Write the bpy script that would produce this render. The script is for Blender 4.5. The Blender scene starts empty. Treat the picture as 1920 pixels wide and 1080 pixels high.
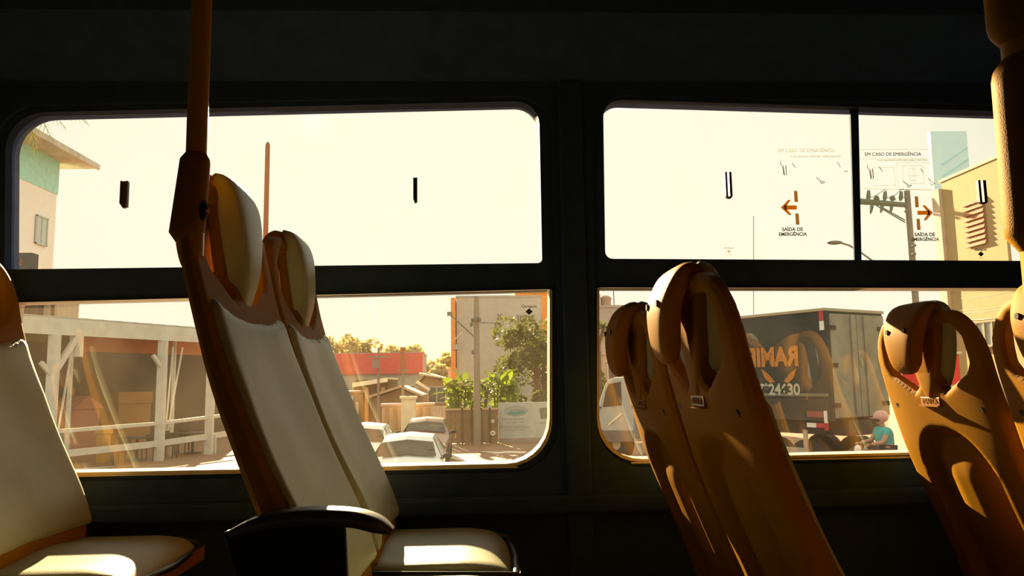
import bpy, math, random
import numpy as np
from mathutils import Vector, Matrix

random.seed(7)
SC = bpy.context.scene
TEXTS = []
COL = SC.collection

# ------------------------------------------------------------------ camera
F = 1450.0
YAW, PITCH, ROLL = math.radians(2.6), math.radians(6.9), math.radians(0.9)
EYE = Vector((0, 0, 2.4))
FW = Vector((math.sin(YAW)*math.cos(PITCH), math.cos(YAW)*math.cos(PITCH), math.sin(PITCH)))
R0 = Vector((math.cos(YAW), -math.sin(YAW), 0))
U0 = R0.cross(FW)
RT = R0*math.cos(ROLL) - U0*math.sin(ROLL)
UP = U0*math.cos(ROLL) + R0*math.sin(ROLL)
def ray(px, py): return FW + RT*((px-960)/F) + UP*((540-py)/F)
def P(px, py, Y):
    r = ray(px, py); return EYE + r*(Y/r.y)
def G(px, py):
    r = ray(px, py); return EYE + r*(-EYE.z/r.z)
cam = bpy.data.cameras.new('camera'); camo = bpy.data.objects.new('camera', cam); COL.objects.link(camo)
camo.matrix_world = Matrix((( RT.x, UP.x, -FW.x, EYE.x), (RT.y, UP.y, -FW.y, EYE.y), (RT.z, UP.z, -FW.z, EYE.z), (0, 0, 0, 1)))
cam.sensor_width = 36; cam.lens = F/1920*36; cam.clip_start = 0.02; cam.clip_end = 600
SC.camera = camo

# ------------------------------------------------------------------ sky, sun, exposure
w = bpy.data.worlds.new('sky'); SC.world = w; w.use_nodes = True
bgn = w.node_tree.nodes['Background']
bgn.inputs[0].default_value = (1.0, 0.95, 0.755, 1); bgn.inputs[1].default_value = 1.15
sd = ray(586, 228).normalized()
sl = bpy.data.lights.new('sun', 'SUN'); sl.energy = 26; sl.angle = math.radians(0.6); sl.color = (1, 0.74, 0.40)
so = bpy.data.objects.new('sun', sl); COL.objects.link(so); so.location = (-10, 40, 20)
so.rotation_euler = (sd).to_track_quat('Z', 'Y').to_euler()
SC.view_settings.view_transform = 'Standard'; SC.view_settings.look = 'None'
SC.view_settings.exposure = 0; SC.view_settings.gamma = 1; SC.view_settings.use_curve_mapping = False
SC.cycles.max_bounces = 8; SC.cycles.transparent_max_bounces = 24; SC.cycles.use_denoising = True
SC.cycles.caustics_reflective = False; SC.cycles.sample_clamp_indirect = 4

# ------------------------------------------------------------------ materials
MATS = {}
def mat(name, col, rough=0.5, metal=0.0, noise=0.0, nscale=8.0, bump=0.0, bscale=200.0, col2=None, spec=0.5, coat=0.0):
    if name in MATS: return MATS[name]
    m = bpy.data.materials.new(name); m.use_nodes = True; nt = m.node_tree
    b = nt.nodes['Principled BSDF']
    b.inputs['Base Color'].default_value = (*col, 1); b.inputs['Roughness'].default_value = rough
    b.inputs['Metallic'].default_value = metal; b.inputs['Specular IOR Level'].default_value = spec
    b.inputs['Coat Weight'].default_value = coat
    if noise or bump:
        tc = nt.nodes.new('ShaderNodeTexCoord')
    if noise:
        n = nt.nodes.new('ShaderNodeTexNoise'); n.inputs['Scale'].default_value = nscale; n.inputs['Detail'].default_value = 5
        nt.links.new(tc.outputs['Object'], n.inputs['Vector'])
        r = nt.nodes.new('ShaderNodeValToRGB'); r.color_ramp.elements[0].position = .35; r.color_ramp.elements[1].position = .65
        c2 = col2 or tuple(c*(1-noise) for c in col)
        r.color_ramp.elements[0].color = (*c2, 1); r.color_ramp.elements[1].color = (*col, 1)
        nt.links.new(n.outputs['Fac'], r.inputs['Fac']); nt.links.new(r.outputs['Color'], b.inputs['Base Color'])
    if bump:
        n2 = nt.nodes.new('ShaderNodeTexNoise'); n2.inputs['Scale'].default_value = bscale; n2.inputs['Detail'].default_value = 3
        nt.links.new(tc.outputs['Object'], n2.inputs['Vector'])
        bp = nt.nodes.new('ShaderNodeBump'); bp.inputs['Strength'].default_value = bump; bp.inputs['Distance'].default_value = .002
        nt.links.new(n2.outputs['Fac'], bp.inputs['Height']); nt.links.new(bp.outputs['Normal'], b.inputs['Normal'])
    MATS[name] = m; return m

def glass_mat(name, tint, dust, refl=1.0):
    m = bpy.data.materials.new(name); m.use_nodes = True; nt = m.node_tree; N = nt.nodes; L = nt.links
    N.remove(N['Principled BSDF']); out = N['Material Output']
    tr = N.new('ShaderNodeBsdfTransparent'); tr.inputs[0].default_value = (*tint, 1)
    gl = N.new('ShaderNodeBsdfGlossy'); gl.inputs['Roughness'].default_value = 0.02
    fr = N.new('ShaderNodeFresnel'); fr.inputs[0].default_value = 1.5
    mx = N.new('ShaderNodeMixShader'); L.new(fr.outputs[0], mx.inputs[0]); L.new(tr.outputs[0], mx.inputs[1]); L.new(gl.outputs[0], mx.inputs[2])
    dt = N.new('ShaderNodeBsdfTranslucent'); dt.inputs[0].default_value = (1, .82, .6, 1)  # warm translucent dust film, gives the panes a sun-glare veil
    tc = N.new('ShaderNodeTexCoord'); n = N.new('ShaderNodeTexNoise'); n.inputs['Scale'].default_value = 5; n.inputs['Detail'].default_value = 8
    L.new(tc.outputs['Object'], n.inputs['Vector'])
    mr = N.new('ShaderNodeMapRange'); mr.inputs[1].default_value = .35; mr.inputs[2].default_value = .7; mr.inputs[3].default_value = dust*.5; mr.inputs[4].default_value = dust*1.5
    L.new(n.outputs['Fac'], mr.inputs[0])
    m2 = N.new('ShaderNodeMixShader'); L.new(mr.outputs[0], m2.inputs[0]); L.new(mx.outputs[0], m2.inputs[1]); L.new(dt.outputs[0], m2.inputs[2])
    L.new(m2.outputs[0], out.inputs[0]); return m

M_yel = mat('yellow_plastic', (.42, .185, .002), .55, spec=.03, noise=.12, nscale=6, bump=.25, bscale=900)
M_pad = mat('pale_vinyl', (.58, .58, .40), .42, spec=.25, noise=.18, nscale=7, bump=.3, bscale=500)
M_pipe = mat('dark_piping', (.03, .03, .03), .35)
M_blk = mat('black_panel', (.050, .095, .21), .75, spec=.1, noise=.2, nscale=20)
M_ceil = mat('dark_lining', (.050, .088, .20), .8, spec=.1, noise=.2, nscale=10)
M_floor = mat('dark_vinyl_floor', (.015, .017, .018), .7, noise=.3, nscale=60)
M_alu = mat('cream_aluminium', (.85, .78, .62), .35, noise=.08, nscale=30)
M_steel = mat('grey_steel', (.25, .25, .25), .4, metal=.8)
M_screw = mat('dark_screw', (.04, .02, .01), .4, metal=.5)
M_glass = glass_mat('bus_glass', (.97, .98, .97), .003)
M_glassd = glass_mat('dusty_veil_glass', (.96, .97, .95), .008)  # dust raised here to stand in for stronger glare on the left pane
def thru(name, col):
    m = bpy.data.materials.new(name); m.use_nodes = True; nt = m.node_tree; N = nt.nodes; b = N['Principled BSDF']; b.inputs['Base Color'].default_value = (*col, 1)
    t = N.new('ShaderNodeBsdfTranslucent'); t.inputs[0].default_value = (*col, 1); mx = N.new('ShaderNodeMixShader'); mx.inputs[0].default_value = .8
    nt.links.new(b.outputs[0], mx.inputs[1]); nt.links.new(t.outputs[0], mx.inputs[2]); nt.links.new(mx.outputs[0], N['Material Output'].inputs[0]); return m
M_faint = thru('pale_print', (.50, .52, .52))
M_mark = thru('olive_print', (.13, .11, .05))
M_gold = thru('gold_print', (.34, .18, .012))
M_tan = thru('tan_print', (.28, .19, .09))
M_black = mat('black_print', (.02, .02, .02), .6)

# ------------------------------------------------------------------ mesh helpers
def link(name, me, m=None, parent=None, smooth=None):
    o = bpy.data.objects.new(name, me); COL.objects.link(o)
    if m is not None and len(me.materials) == 0: me.materials.append(m)
    if parent is not None: o.parent = parent
    if smooth is not None and hasattr(me, 'polygons'):
        me.polygons.foreach_set('use_smooth', [True]*len(me.polygons)); me.set_sharp_from_angle(angle=math.radians(smooth))
    return o
def tag(o, label=None, cat=None, group=None, kind=None):
    if label: o['label'] = label
    if cat: o['category'] = cat
    if group: o['group'] = group
    if kind: o['kind'] = kind
    return o
def thing(name, label, cat, loc=(0, 0, 0), group=None, rz=0):
    o = bpy.data.objects.new(name, None); COL.objects.link(o); o.location = loc; o.rotation_euler = (0, 0, rz)
    o.empty_display_size = .1
    return tag(o, label, cat, group)
class MB:
    def __init__(s): s.v = []; s.f = []
    def add(s, vs, fs):
        n = len(s.v); s.v += [tuple(v) for v in vs]; s.f += [tuple(i+n for i in f) for f in fs]; return s
    def box(s, a, b):
        x0, y0, z0 = a; x1, y1, z1 = b
        return s.add([(x0,y0,z0),(x1,y0,z0),(x1,y1,z0),(x0,y1,z0),(x0,y0,z1),(x1,y0,z1),(x1,y1,z1),(x0,y1,z1)],
                     [(0,3,2,1),(4,5,6,7),(0,1,5,4),(1,2,6,5),(2,3,7,6),(3,0,4,7)])
    def hexa(s, b4, t4):
        return s.add(list(b4)+list(t4), [(0,3,2,1),(4,5,6,7),(0,1,5,4),(1,2,6,5),(2,3,7,6),(3,0,4,7)])
    def prism(s, poly, vec):
        n = len(poly); vec = Vector(vec)
        return s.add([tuple(p) for p in poly]+[tuple(Vector(p)+vec) for p in poly],
                     [tuple(range(n-1, -1, -1)), tuple(range(n, 2*n))]+[(i, (i+1) % n, n+(i+1) % n, n+i) for i in range(n)])
    def bar(s, a, b, wd, ht=None, up=(0, 0, 1)):
        a = Vector(a); b = Vector(b); d = (b-a).normalized(); u = Vector(up)
        if abs(d.dot(u)) > .95: u = Vector((1, 0, 0))
        sx = d.cross(u).normalized()*wd/2; sy = sx.cross(d).normalized()*((ht or wd)/2)
        q = [-sx-sy, sx-sy, sx+sy, -sx+sy]
        return s.hexa([a+k for k in q], [b+k for k in q])
    def tube(s, pts, r, n=10, cap=True):
        pts = [Vector(p) for p in pts]; m = len(pts); rr = r if isinstance(r, (list, tuple)) else [r]*m
        vs = []; ref = None
        for i, p in enumerate(pts):
            d = (pts[min(i+1, m-1)]-pts[max(i-1, 0)]).normalized()
            if ref is None: ref = Vector((0, 0, 1)) if abs(d.z) < .9 else Vector((1, 0, 0))
            a = d.cross(ref).normalized(); b = a.cross(d).normalized(); ref = b
            vs += [p+(a*math.cos(t*2*math.pi/n)+b*math.sin(t*2*math.pi/n))*rr[i] for t in range(n)]
        fs = [(i*n+t, i*n+(t+1) % n, (i+1)*n+(t+1) % n, (i+1)*n+t) for i in range(m-1) for t in range(n)]
        if cap: fs += [tuple(range(n-1, -1, -1)), tuple((m-1)*n+t for t in range(n))]
        return s.add(vs, fs)
    def ball(s, c, r, n=12, m=8):
        c = Vector(c); r = Vector(r) if not isinstance(r, (int, float)) else Vector((r, r, r))
        vs = [c+Vector((0, 0, r.z))]
        for i in range(1, m):
            a = math.pi*i/m
            vs += [c+Vector((r.x*math.sin(a)*math.cos(2*math.pi*j/n), r.y*math.sin(a)*math.sin(2*math.pi*j/n), r.z*math.cos(a))) for j in range(n)]
        vs.append(c-Vector((0, 0, r.z))); k = len(vs)-1
        fs = [(0, 1+j, 1+(j+1) % n) for j in range(n)]
        for i in range(m-2):
            fs += [(1+i*n+j, 1+(i+1)*n+j, 1+(i+1)*n+(j+1) % n, 1+i*n+(j+1) % n) for j in range(n)]
        fs += [(k, 1+(m-2)*n+(j+1) % n, 1+(m-2)*n+j) for j in range(n)]
        return s.add(vs, fs)
    def mesh(s, name):
        me = bpy.data.meshes.new(name); me.from_pydata(s.v, [], s.f); me.update(); return me
    def build(s, name, m, parent=None, smooth=None, bevel=0, label=None):
        o = link(name, s.mesh(name), m, parent, smooth)
        if bevel:
            b = o.modifiers.new('bevel', 'BEVEL'); b.width = bevel; b.segments = 2; b.limit_method = 'ANGLE'; b.angle_limit = math.radians(40)
        if label: o['label'] = label
        return o

def plate(name, outer, holes, y0, y1, m, parent=None, bevel=0.0):
    """a wall-like plate in the XZ plane with holes, from y0 to y1"""
    cu = bpy.data.curves.new(name, 'CURVE'); cu.dimensions = '2D'; cu.fill_mode = 'BOTH'; cu.extrude = abs(y1-y0)/2
    for loop in [outer]+list(holes):
        sp = cu.splines.new('POLY'); sp.points.add(len(loop)-1); sp.use_cyclic_u = True
        for i, (x, z) in enumerate(loop): sp.points[i].co = (x, z, 0, 1)
    t = bpy.data.objects.new('tmp', cu); COL.objects.link(t)
    dg = bpy.context.evaluated_depsgraph_get(); me = bpy.data.meshes.new_from_object(t.evaluated_get(dg)); 
    bpy.data.objects.remove(t); bpy.data.curves.remove(cu)
    me.transform(Matrix.Translation((0, (y0+y1)/2, 0)) @ Matrix.Rotation(math.pi/2, 4, 'X'))
    me.name = name; me.materials.clear()
    return link(name, me, m, parent)
def rrect(c, r, n=7):
    """rounded quad from 4 corners (ccw), r = list of 4 radii"""
    out = []
    for i in range(4):
        p = Vector(c[i]).to_2d(); a = (Vector(c[i-1]).to_2d()-p).normalized(); b = (Vector(c[(i+1) % 4]).to_2d()-p).normalized()
        rr = r[i]
        if rr <= 0: out.append(tuple(p)); continue
        p0 = p+a*rr; p1 = p+b*rr
        for k in range(n+1):
            t = k/n*math.pi/2
            q = p+a*rr*(1-math.sin(t))+b*rr*(1-math.cos(t)); out.append(tuple(q))
    return out
def text(s, size, m, parent, loc, name='lettering', rot=(math.pi/2, 0, 0), extrude=0.0004, sx=1, align='CENTER', bold=0):
    c = bpy.data.curves.new(name, 'FONT'); c.body = s; c.size = size; c.align_x = align; c.align_y = 'CENTER'; c.extrude = extrude; c.offset = bold
    c.materials.append(m); o = bpy.data.objects.new(name, c); COL.objects.link(o); o.parent = parent
    o.location = loc; o.rotation_euler = rot; o.scale = (sx, 1, 1)
    TEXTS.append(o); return o
def bake_texts():
    dg = bpy.context.evaluated_depsgraph_get()
    for o in TEXTS:
        me = bpy.data.meshes.new_from_object(o.evaluated_get(dg)); n = link('lettering', me, None, o.parent)
        n.location = o.location; n.rotation_euler = o.rotation_euler; n.scale = o.scale
        c = o.data; bpy.data.objects.remove(o); bpy.data.curves.remove(c)
    TEXTS.clear()

# ------------------------------------------------------------------ rounded sheet bodies (seat shells, pads)
def sheet(name, p0, p1, q0, q1, step, sdf, front, back, mp, m, parent=None, smooth=40):
    nu = int(round((p1-p0)/step))+1; nv = int(round((q1-q0)/step))+1
    pu, qv = np.meshgrid(np.linspace(p0, p1, nu), np.linspace(q0, q1, nv), indexing='ij')
    cp = (pu[:-1, :-1]+pu[1:, 1:])/2; cq = (qv[:-1, :-1]+qv[1:, 1:])/2
    keep = sdf(cp, cq) > 0
    cells = np.argwhere(keep)
    idx = np.arange(nu*nv).reshape(nu, nv)
    quads = np.stack([idx[cells[:, 0], cells[:, 1]], idx[cells[:, 0]+1, cells[:, 1]], idx[cells[:, 0]+1, cells[:, 1]+1], idx[cells[:, 0], cells[:, 1]+1]], 1)
    edges = {}
    for q in quads.tolist():
        for i in range(4):
            a, b = q[i], q[(i+1) % 4]
            if (b, a) in edges: del edges[(b, a)]
            else: edges[(a, b)] = 1
    bv = np.unique(np.array(list(edges)).ravel())
    pf = pu.ravel().copy(); qf = qv.ravel().copy(); e = 1e-4
    for _ in range(4):
        P_, Q_ = pf[bv], qf[bv]; d = sdf(P_, Q_); gx = (sdf(P_+e, Q_)-sdf(P_-e, Q_))/(2*e); gy = (sdf(P_, Q_+e)-sdf(P_, Q_-e))/(2*e)
        g2 = np.maximum(gx*gx+gy*gy, .2); mv = np.clip(d/g2, -step, step)
        pf[bv] = P_-gx*mv; qf[bv] = Q_-gy*mv
    used = np.unique(quads); rm = -np.ones(nu*nv, int); rm[used] = np.arange(len(used)); n = len(used)
    p, q = pf[used], qf[used]; d = np.maximum(sdf(p, q), 0); d[rm[bv]] = 0
    V = np.concatenate([mp(p, q, front(p, q, d)), mp(p, q, back(p, q, d))])
    fq = rm[quads]; faces = fq.tolist()+(fq[:, ::-1]+n).tolist()
    for a, b in edges: faces.append([rm[b], rm[a], rm[a]+n, rm[b]+n])
    me = bpy.data.meshes.new(name); me.from_pydata(V.tolist(), [], faces); me.update()
    return link(name, me, m, parent, smooth)
def rbox(x, y, cx, cy, hx, hy, r):
    dx = np.abs(x-cx)-(hx-r); dy = np.abs(y-cy)-(hy-r)
    return -(np.hypot(np.maximum(dx, 0), np.maximum(dy, 0))+np.minimum(np.maximum(dx, dy), 0)-r)
def polysdf(x, y, poly):
    """positive inside"""
    d = np.full(x.shape, 1e9); ins = np.zeros(x.shape, bool); n = len(poly)
    for i in range(n):
        ax, ay = poly[i]; bx, by = poly[(i+1) % n]; ex, ey = bx-ax, by-ay
        t = np.clip(((x-ax)*ex+(y-ay)*ey)/(ex*ex+ey*ey), 0, 1)
        d = np.minimum(d, np.hypot(x-ax-t*ex, y-ay-t*ey))
        c = ((ay > y) != (by > y)) & (x < (bx-ax)*(y-ay)/((by-ay) if by != ay else 1e-9)+ax)
        ins ^= c
    return np.where(ins, d, -d)
def sstep(t): t = np.clip(t, 0, 1); return t*t*(3-2*t)

# ================================================================== THE BUS
YW = 2.0                      # inner face of the window wall
def XZ(px, py, Y=2.02):
    p = P(px, py, Y); return (p.x, p.z)
ez = EYE.z
FL = ez-.45-.44               # low floor; the left rows stand .15 higher
PODX = .12
def struct(o): o['kind'] = 'structure'; return o
def S(o, k='structure'): o['kind'] = k; return o

# window outlines (rounded openings) in the wall
zt = lambda z: ez+z
W1 = rrect([(-1.245, zt(-.228)), (.205, zt(-.228)), (.205, zt(.765)), (-1.245, zt(.735))], [.12, .12, .10, .10])
W2 = rrect([(.300, zt(-.222)), (1.78, zt(-.222)), (1.78, zt(.730)), (.318, zt(.768))], [.12, .12, .10, .10])
W3 = rrect([(1.95, zt(-.22)), (3.45, zt(-.22)), (3.45, zt(.74)), (1.95, zt(.74))], [.12, .12, .1, .1])
W0 = rrect([(-2.75, zt(-.22)), (-1.35, zt(-.22)), (-1.35, zt(.74)), (-2.75, zt(.74))], [.12, .12, .1, .1])
zc = ez+1.02
X0, X1 = -4.6, 4.6
S(plate('wall_left', [(X0, .45), (X1, .45), (X1, zc), (X0, zc)], [W0, W1, W2, W3], YW, YW+.09, M_blk))
S(MB().box((X0, -.62, .45), (X1, -.53, zc)).build('wall_right', mat('dark_side_wall', (.010, .012, .013), .8, spec=.1)))
S(MB().box((X0-.06, -.62, .45), (X0, YW+.09, zc)).build('wall_rear', M_ceil))
S(MB().box((X1, -.62, .45), (X1+.06, YW+.09, zc)).build('wall_front', M_ceil))
S(MB().box((X0, -.62, zc), (X1, YW+.09, zc+.06)).build('ceiling', M_ceil))
fl = MB().box((X0, -.62, FL-.06), (X1, YW, FL)); S(fl.build('floor', M_floor))
S(MB().box((X0, .98, FL), (PODX, YW, FL+.15)).build('floor_podium', M_floor))
# cove panel over the windows and a hollow rib on the pillar between them
cv = MB().prism([(X0, YW, ez+.80), (X0, YW-.02, ez+.80), (X0, YW-.14, ez+.93), (X0, YW-.16, zc), (X0, YW, zc)], (X1-X0, 0, 0))
S(cv.build('trim_1', M_blk, bevel=.006))
pc = MB().box((.222, YW-.018, FL+.2), (.285, YW, ez+.80)); S(pc.build('trim_2', M_blk, bevel=.006))
S(MB().box((X0, YW-.03, ez-.33), (X1, YW, ez-.285)).build('trim_3', M_blk, bevel=.008))

def window(idx, outline, up_c, up_r, lo_c, lo_r, mid, divs, handles):
    """frame plate with an upper and a lower opening, glass, seal and sliding-pane pulls"""
    root = bpy.data.objects.new('window_%d' % idx, None); COL.objects.link(root); S(root)
    g = .004
    upo = rrect(up_c, up_r); loo = rrect(lo_c, lo_r)
    plate('window_frame', outline, [upo, loo], YW+.012, YW+.075, M_blk, root)
    # pale seal that lines the lower opening
    cx = sum(c[0] for c in lo_c)/4; cz = sum(c[1] for c in lo_c)/4
    def shr(loop, k): return [(x+(k if x < cx else -k)*min(1, abs(x-cx)/.3), z+(k if z < cz else 0)) for x, z in loop]
    o2 = shr(loo, .0); i1 = shr(loo, .0065)
    n_ = len(o2); rg = MB().add([(x, YW, z) for x, z in o2]+[(x, YW, z) for x, z in i1]+[(x, YW+.07, z) for x, z in o2]+[(x, YW+.07, z) for x, z in i1],
        [f for i in range(n_) for j in [(i+1) % n_] for f in ((i, j, n_+j, n_+i), (n_+i, n_+j, 3*n_+j, 3*n_+i), (2*n_+j, 2*n_+i, 3*n_+i, 3*n_+j), (j, i, 2*n_+i, 2*n_+j))])
    pl = rg.build('glazing_seal', M_alu, root); pl['label'] = 'pale aluminium glazing seal'
    # sloping sill ledge under the lower pane
    xa, xb = lo_c[0][0], lo_c[1][0]; zb = lo_c[0][1]; r = lo_r[0]
    sb = MB().prism([(xa+r*.8, YW+.06, zb+.004), (xa+r*.8, YW-.003, zb-.0005), (xa+r*.8, YW-.003, zb-.004), (xa+r*.8, YW+.06, zb-.004)], (xb-xa-1.6*r, 0, 0))
    sb.build('sill', M_alu, root, label='pale aluminium sill')
    ys = YW+.045
    lp = MB().prism([(x, ys, z) for x, z in loo], (0, .0002, 0)).build('pane', M_glassd if idx == 1 else M_glass, root)
    xs = [up_c[3][0]-.02]+divs+[up_c[1][0]+.02]
    for k in range(len(xs)-1):
        z0, z1 = up_c[0][1]-.01, up_c[2][1]+.02
        yy = ys+(.008 if k % 2 else -.004)
        pn = MB().prism([(xs[k], yy, z0), (xs[k+1], yy, z0), (xs[k+1], yy, z1), (xs[k], yy, z1)], (0, .0002, 0)).build('sliding_pane', M_glass, root)
    return root
def Z(px, py): return XZ(px, py)
w1 = window(1, W1, [Z(12, 506), Z(1016, 494), Z(1010, 191), Z(14, 214)], [.012, .012, .065, .10],
            [(-1.215, ez-.213), Z(1034, 871), Z(1034, 544), Z(20, 569)], [.11, .11, .004, .004], None, [Z(504, 200)[0]], None)
w2 = window(2, W2, [Z(1134, 486), (1.75, ez+.300), (1.75, ez+.716), Z(1130, 188)], [.02, .012, .03, .05],
            [Z(1117, 866), (1.76, ez-.203), (1.76, ez+.225), Z(1117, 541)], [.11, .11, .004, .004], None, [Z(1607, 300)[0]], None)
w3 = window(3, W3, [(1.98, ez+.30), (3.42, ez+.30), (3.42, ez+.71), (1.98, ez+.71)], [.02]*4,
            [(1.97, ez-.2), (3.43, ez-.2), (3.43, ez+.23), (1.97, ez+.23)], [.1, .1, .004, .004], None, [2.7], None)
w0 = window(4, W0, [(-2.72, ez+.30), (-1.38, ez+.30), (-1.38, ez+.71), (-2.72, ez+.71)], [.02]*4,
            [(-2.73, ez-.2), (-1.37, ez-.2), (-1.37, ez+.23), (-2.73, ez+.23)], [.1, .1, .004, .004], None, [-2.05], None)
# dark divider between the two sliding panes of window 2
a0, a1 = Z(1606, 200), Z(1612, 487)
d = MB().hexa([(a1[0]-.0095, YW+.030, a1[1]-.01), (a1[0]+.0095, YW+.030, a1[1]-.01), (a1[0]+.0095, YW+.037, a1[1]-.01), (a1[0]-.0095, YW+.037, a1[1]-.01)],
              [(a0[0]-.0115, YW+.030, a0[1]+.02), (a0[0]+.0115, YW+.030, a0[1]+.02), (a0[0]+.0115, YW+.037, a0[1]+.02), (a0[0]-.0115, YW+.037, a0[1]+.02)])
d.build('divider', M_blk, w2)
# finger pulls stuck on the sliding panes (U-shaped)
M_pull = mat('brown_pull', (.07, .045, .035), .5)
M_pull2 = mat('brown_pull_pale', (.16, .09, .075), .5)
def pull(win, px, py, h, wpx, m, filled=False):
    x, z = Z(px, py); k = 2.02/1450; H = h*k/2; Wd = wpx*k/2; b = MB(); y0, y1 = YW+.03, YW+.041
    if filled:
        b.prism([(x-Wd, y0, z+H), (x-Wd, y0, z-H*.72), (x-Wd*.2, y0, z-H), (x+Wd, y0, z-H*.9), (x+Wd, y0, z+H)], (0, y1-y0, 0))
        b.box((x-Wd*1.05, y0-.004, z-H*.7), (x-Wd*.6, y0, z+H)); b.box((x+Wd*.5, y0-.004, z-H*.85), (x+Wd*1.1, y0, z+H))
    else:
        t = Wd*.62
        b.box((x-Wd, y0, z-H*.85), (x-Wd+t, y1, z+H)); b.box((x+Wd-t*1.25, y0, z-H*.85), (x+Wd, y1, z+H))
        b.prism([(x-Wd, y0, z-H*.85), (x-Wd*.4, y0, z-H), (x+Wd*.5, y0, z-H), (x+Wd, y0, z-H*.85)], (0, y1-y0, 0))
    b.build('finger_pull', m, win, bevel=.001)
pull(w1, 229, 363, 52, 13, M_pull2, True)
pull(w1, 778, 355, 50, 7, M_pull, True)
pull(w2, 1369, 345, 53, 13, M_pull)
pull(w2, 1848, 358, 48, 16, M_pull)

# ---- printed decals on the glass
def at(px, py): x, z = Z(px, py); return Vector((x, YW+.0395, z))
K = 2.04/1450*1.0
def arrow_decal(cx, cy, sgn, label):
    c = at(cx, cy); t = thing('exit_decal', label, 'sticker', c)
    def q(px, py): v = at(px, py)-c; return (v.x, 0, v.z)
    b = MB()
    # horizontal arrow: shaft and two swept barbs
    s = sgn
    def R(pts): return [(p[0]*K*s, 0, p[1]*K) for p in pts]
    b.prism(R([(-8, 4), (16, 4), (16, -4), (-8, -4)]), (0, .0006, 0))
    b.prism(R([(-15, 0), (0, 15), (5, 15), (-6, 0)]), (0, .0006, 0))
    b.prism(R([(-15, 0), (-6, 0), (5, -15), (0, -15)]), (0, .0006, 0))
    b.build('arrow', M_gold, t)
    for z0, z1 in ((11, 33), (-34, -12)):
        MB().prism([((12.5)*K*s, 0, z0*K), (19.5*K*s, 0, z0*K), (19*K*s, 0, z1*K), (12.5*K*s, 0, z1*K)], (0, .0006, 0)).build('bar', M_tan, t)
    xo = .006*s if s > 0 else .0
    text('SAÍDA DE', 9.6*K, M_mark, t, (5*K*s, 0, -43.5*K), bold=.0003)
    text('EMERGÊNCIA', 9.2*K, M_mark, t, (5*K*s, 0, -53*K), bold=.0003)
    return t
arrow_decal(1484, 386, 1, 'gold left-pointing arrow exit sticker on the glass left of the dark window divider')
arrow_decal(1743, 396, -1, 'gold right-pointing arrow exit sticker on the glass beside the street pole')
def sheet_decal(px0, py0, label, frame):
    c = at(px0, py0); t = thing('instruction_decal', label, 'sticker', c)
    def L(pts, m, wd=1.0):
        b = MB()
        for i in range(len(pts)-1):
            a = Vector((pts[i][0]*K, 0, pts[i][1]*K)); e = Vector((pts[i+1][0]*K, 0, pts[i+1][1]*K)); b.bar(a, e, .0006, wd*K, up=(0, 1, 0)) if False else None
            dd = (e-a).normalized(); nn = Vector((-dd.z, 0, dd.x))*wd*K/2
            b.prism([a-nn, e-nn, e+nn, a+nn], (0, .0005, 0))
        return b.build('printed_line', m, t)
    text('EM CASO DE EMERGÊNCIA', 9.5*K, M_mark if frame else M_faint, t, (50*K, 0, -7*K))
    text('PUXE A ALAVANCA E EMPURRE A JANELA PARA FORA', 4.2*K, M_faint, t, (68*K, 0, -19*K))
    L([(-2, -28), (-4, -33), (0, -38), (2, -55)], M_mark, .9); L([(7, -36), (7, -56)], M_mark, 1.4); L([(2, -38), (3, -57)], M_mark, 1.4)
    L([(20, -32), (26, -41)], M_mark, 1.0)
    L([(66, -61), (75, -69), (83, -70), (76, -74), (74, -69)], M_mark, 1.0)
    if frame:
        L([(-18, 3), (129, 3), (129, -80), (-18, -76)], M_faint, 1.0); L([(-18, -16), (126, -16)], M_faint, .6)
        for i, (a, b_, c_, d_) in enumerate([(6, 50, -34, -70), (68, 108, -30, -66), (56, 126, -24, -78)]):
            L([(a, c_), (b_, c_), (b_, d_), (a, d_), (a, c_)], M_faint, .8)
        L([(80, -36), (92, -36), (92, -60), (80, -60), (80, -36)], M_faint, .6); L([(76, -50), (100, -50)], M_faint, .6); L([(88, -32), (88, -64)], M_faint, .6)
        L([(117, -56), (125, -64), (130, -66), (124, -70), (121, -66)], M_mark, 1.0); L([(104, -36), (108, -44)], M_mark, 1.0)
    else:
        L([(110, -30), (116, -40)], M_mark, .9); L([(123, -48), (130, -50)], M_mark, 1.1); 
    return t
sheet_decal(1470, 272, 'faint printed emergency instructions on the glass left of the dark divider', False)
sheet_decal(1634, 279, 'framed emergency instruction sheet with a window diagram, right of the dark divider', True)
def stamp(px, py, s, label, m, word=True):
    c = at(px, py); t = thing('glass_stamp', label, 'sticker', c); k = s*K
    MB().prism([(0, 0, 6*k), (-7*k, 0, 0), (0, 0, -6*k), (7*k, 0, 0)], (0, .0005, 0)).build('diamond', m, t)
    if word: text('Qaraguas', 7.5*k, m, t, (0, 0, 10*k), bold=.0001)
    text('NBR  0-12', 3*k, m, t, (1*k, 0, -9*k)); MB().prism([(-3*k, 0, 1.2*k), (-3*k, 0, -.8*k), (3*k, 0, -.8*k), (3*k, 0, 1.2*k)], (0, -.0005, 0)).build('patch', M_faint, t)
stamp(993, 583, 1.0, 'black diamond glass stamp in the top right corner of the left lower pane', M_black)
stamp(1848, 474, .85, 'dark diamond glass stamp under the finger pull in front of the yellow building', M_black)
stamp(1371, 469, .7, 'tiny pale diamond glass stamp low on the empty sky pane', M_faint)

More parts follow.
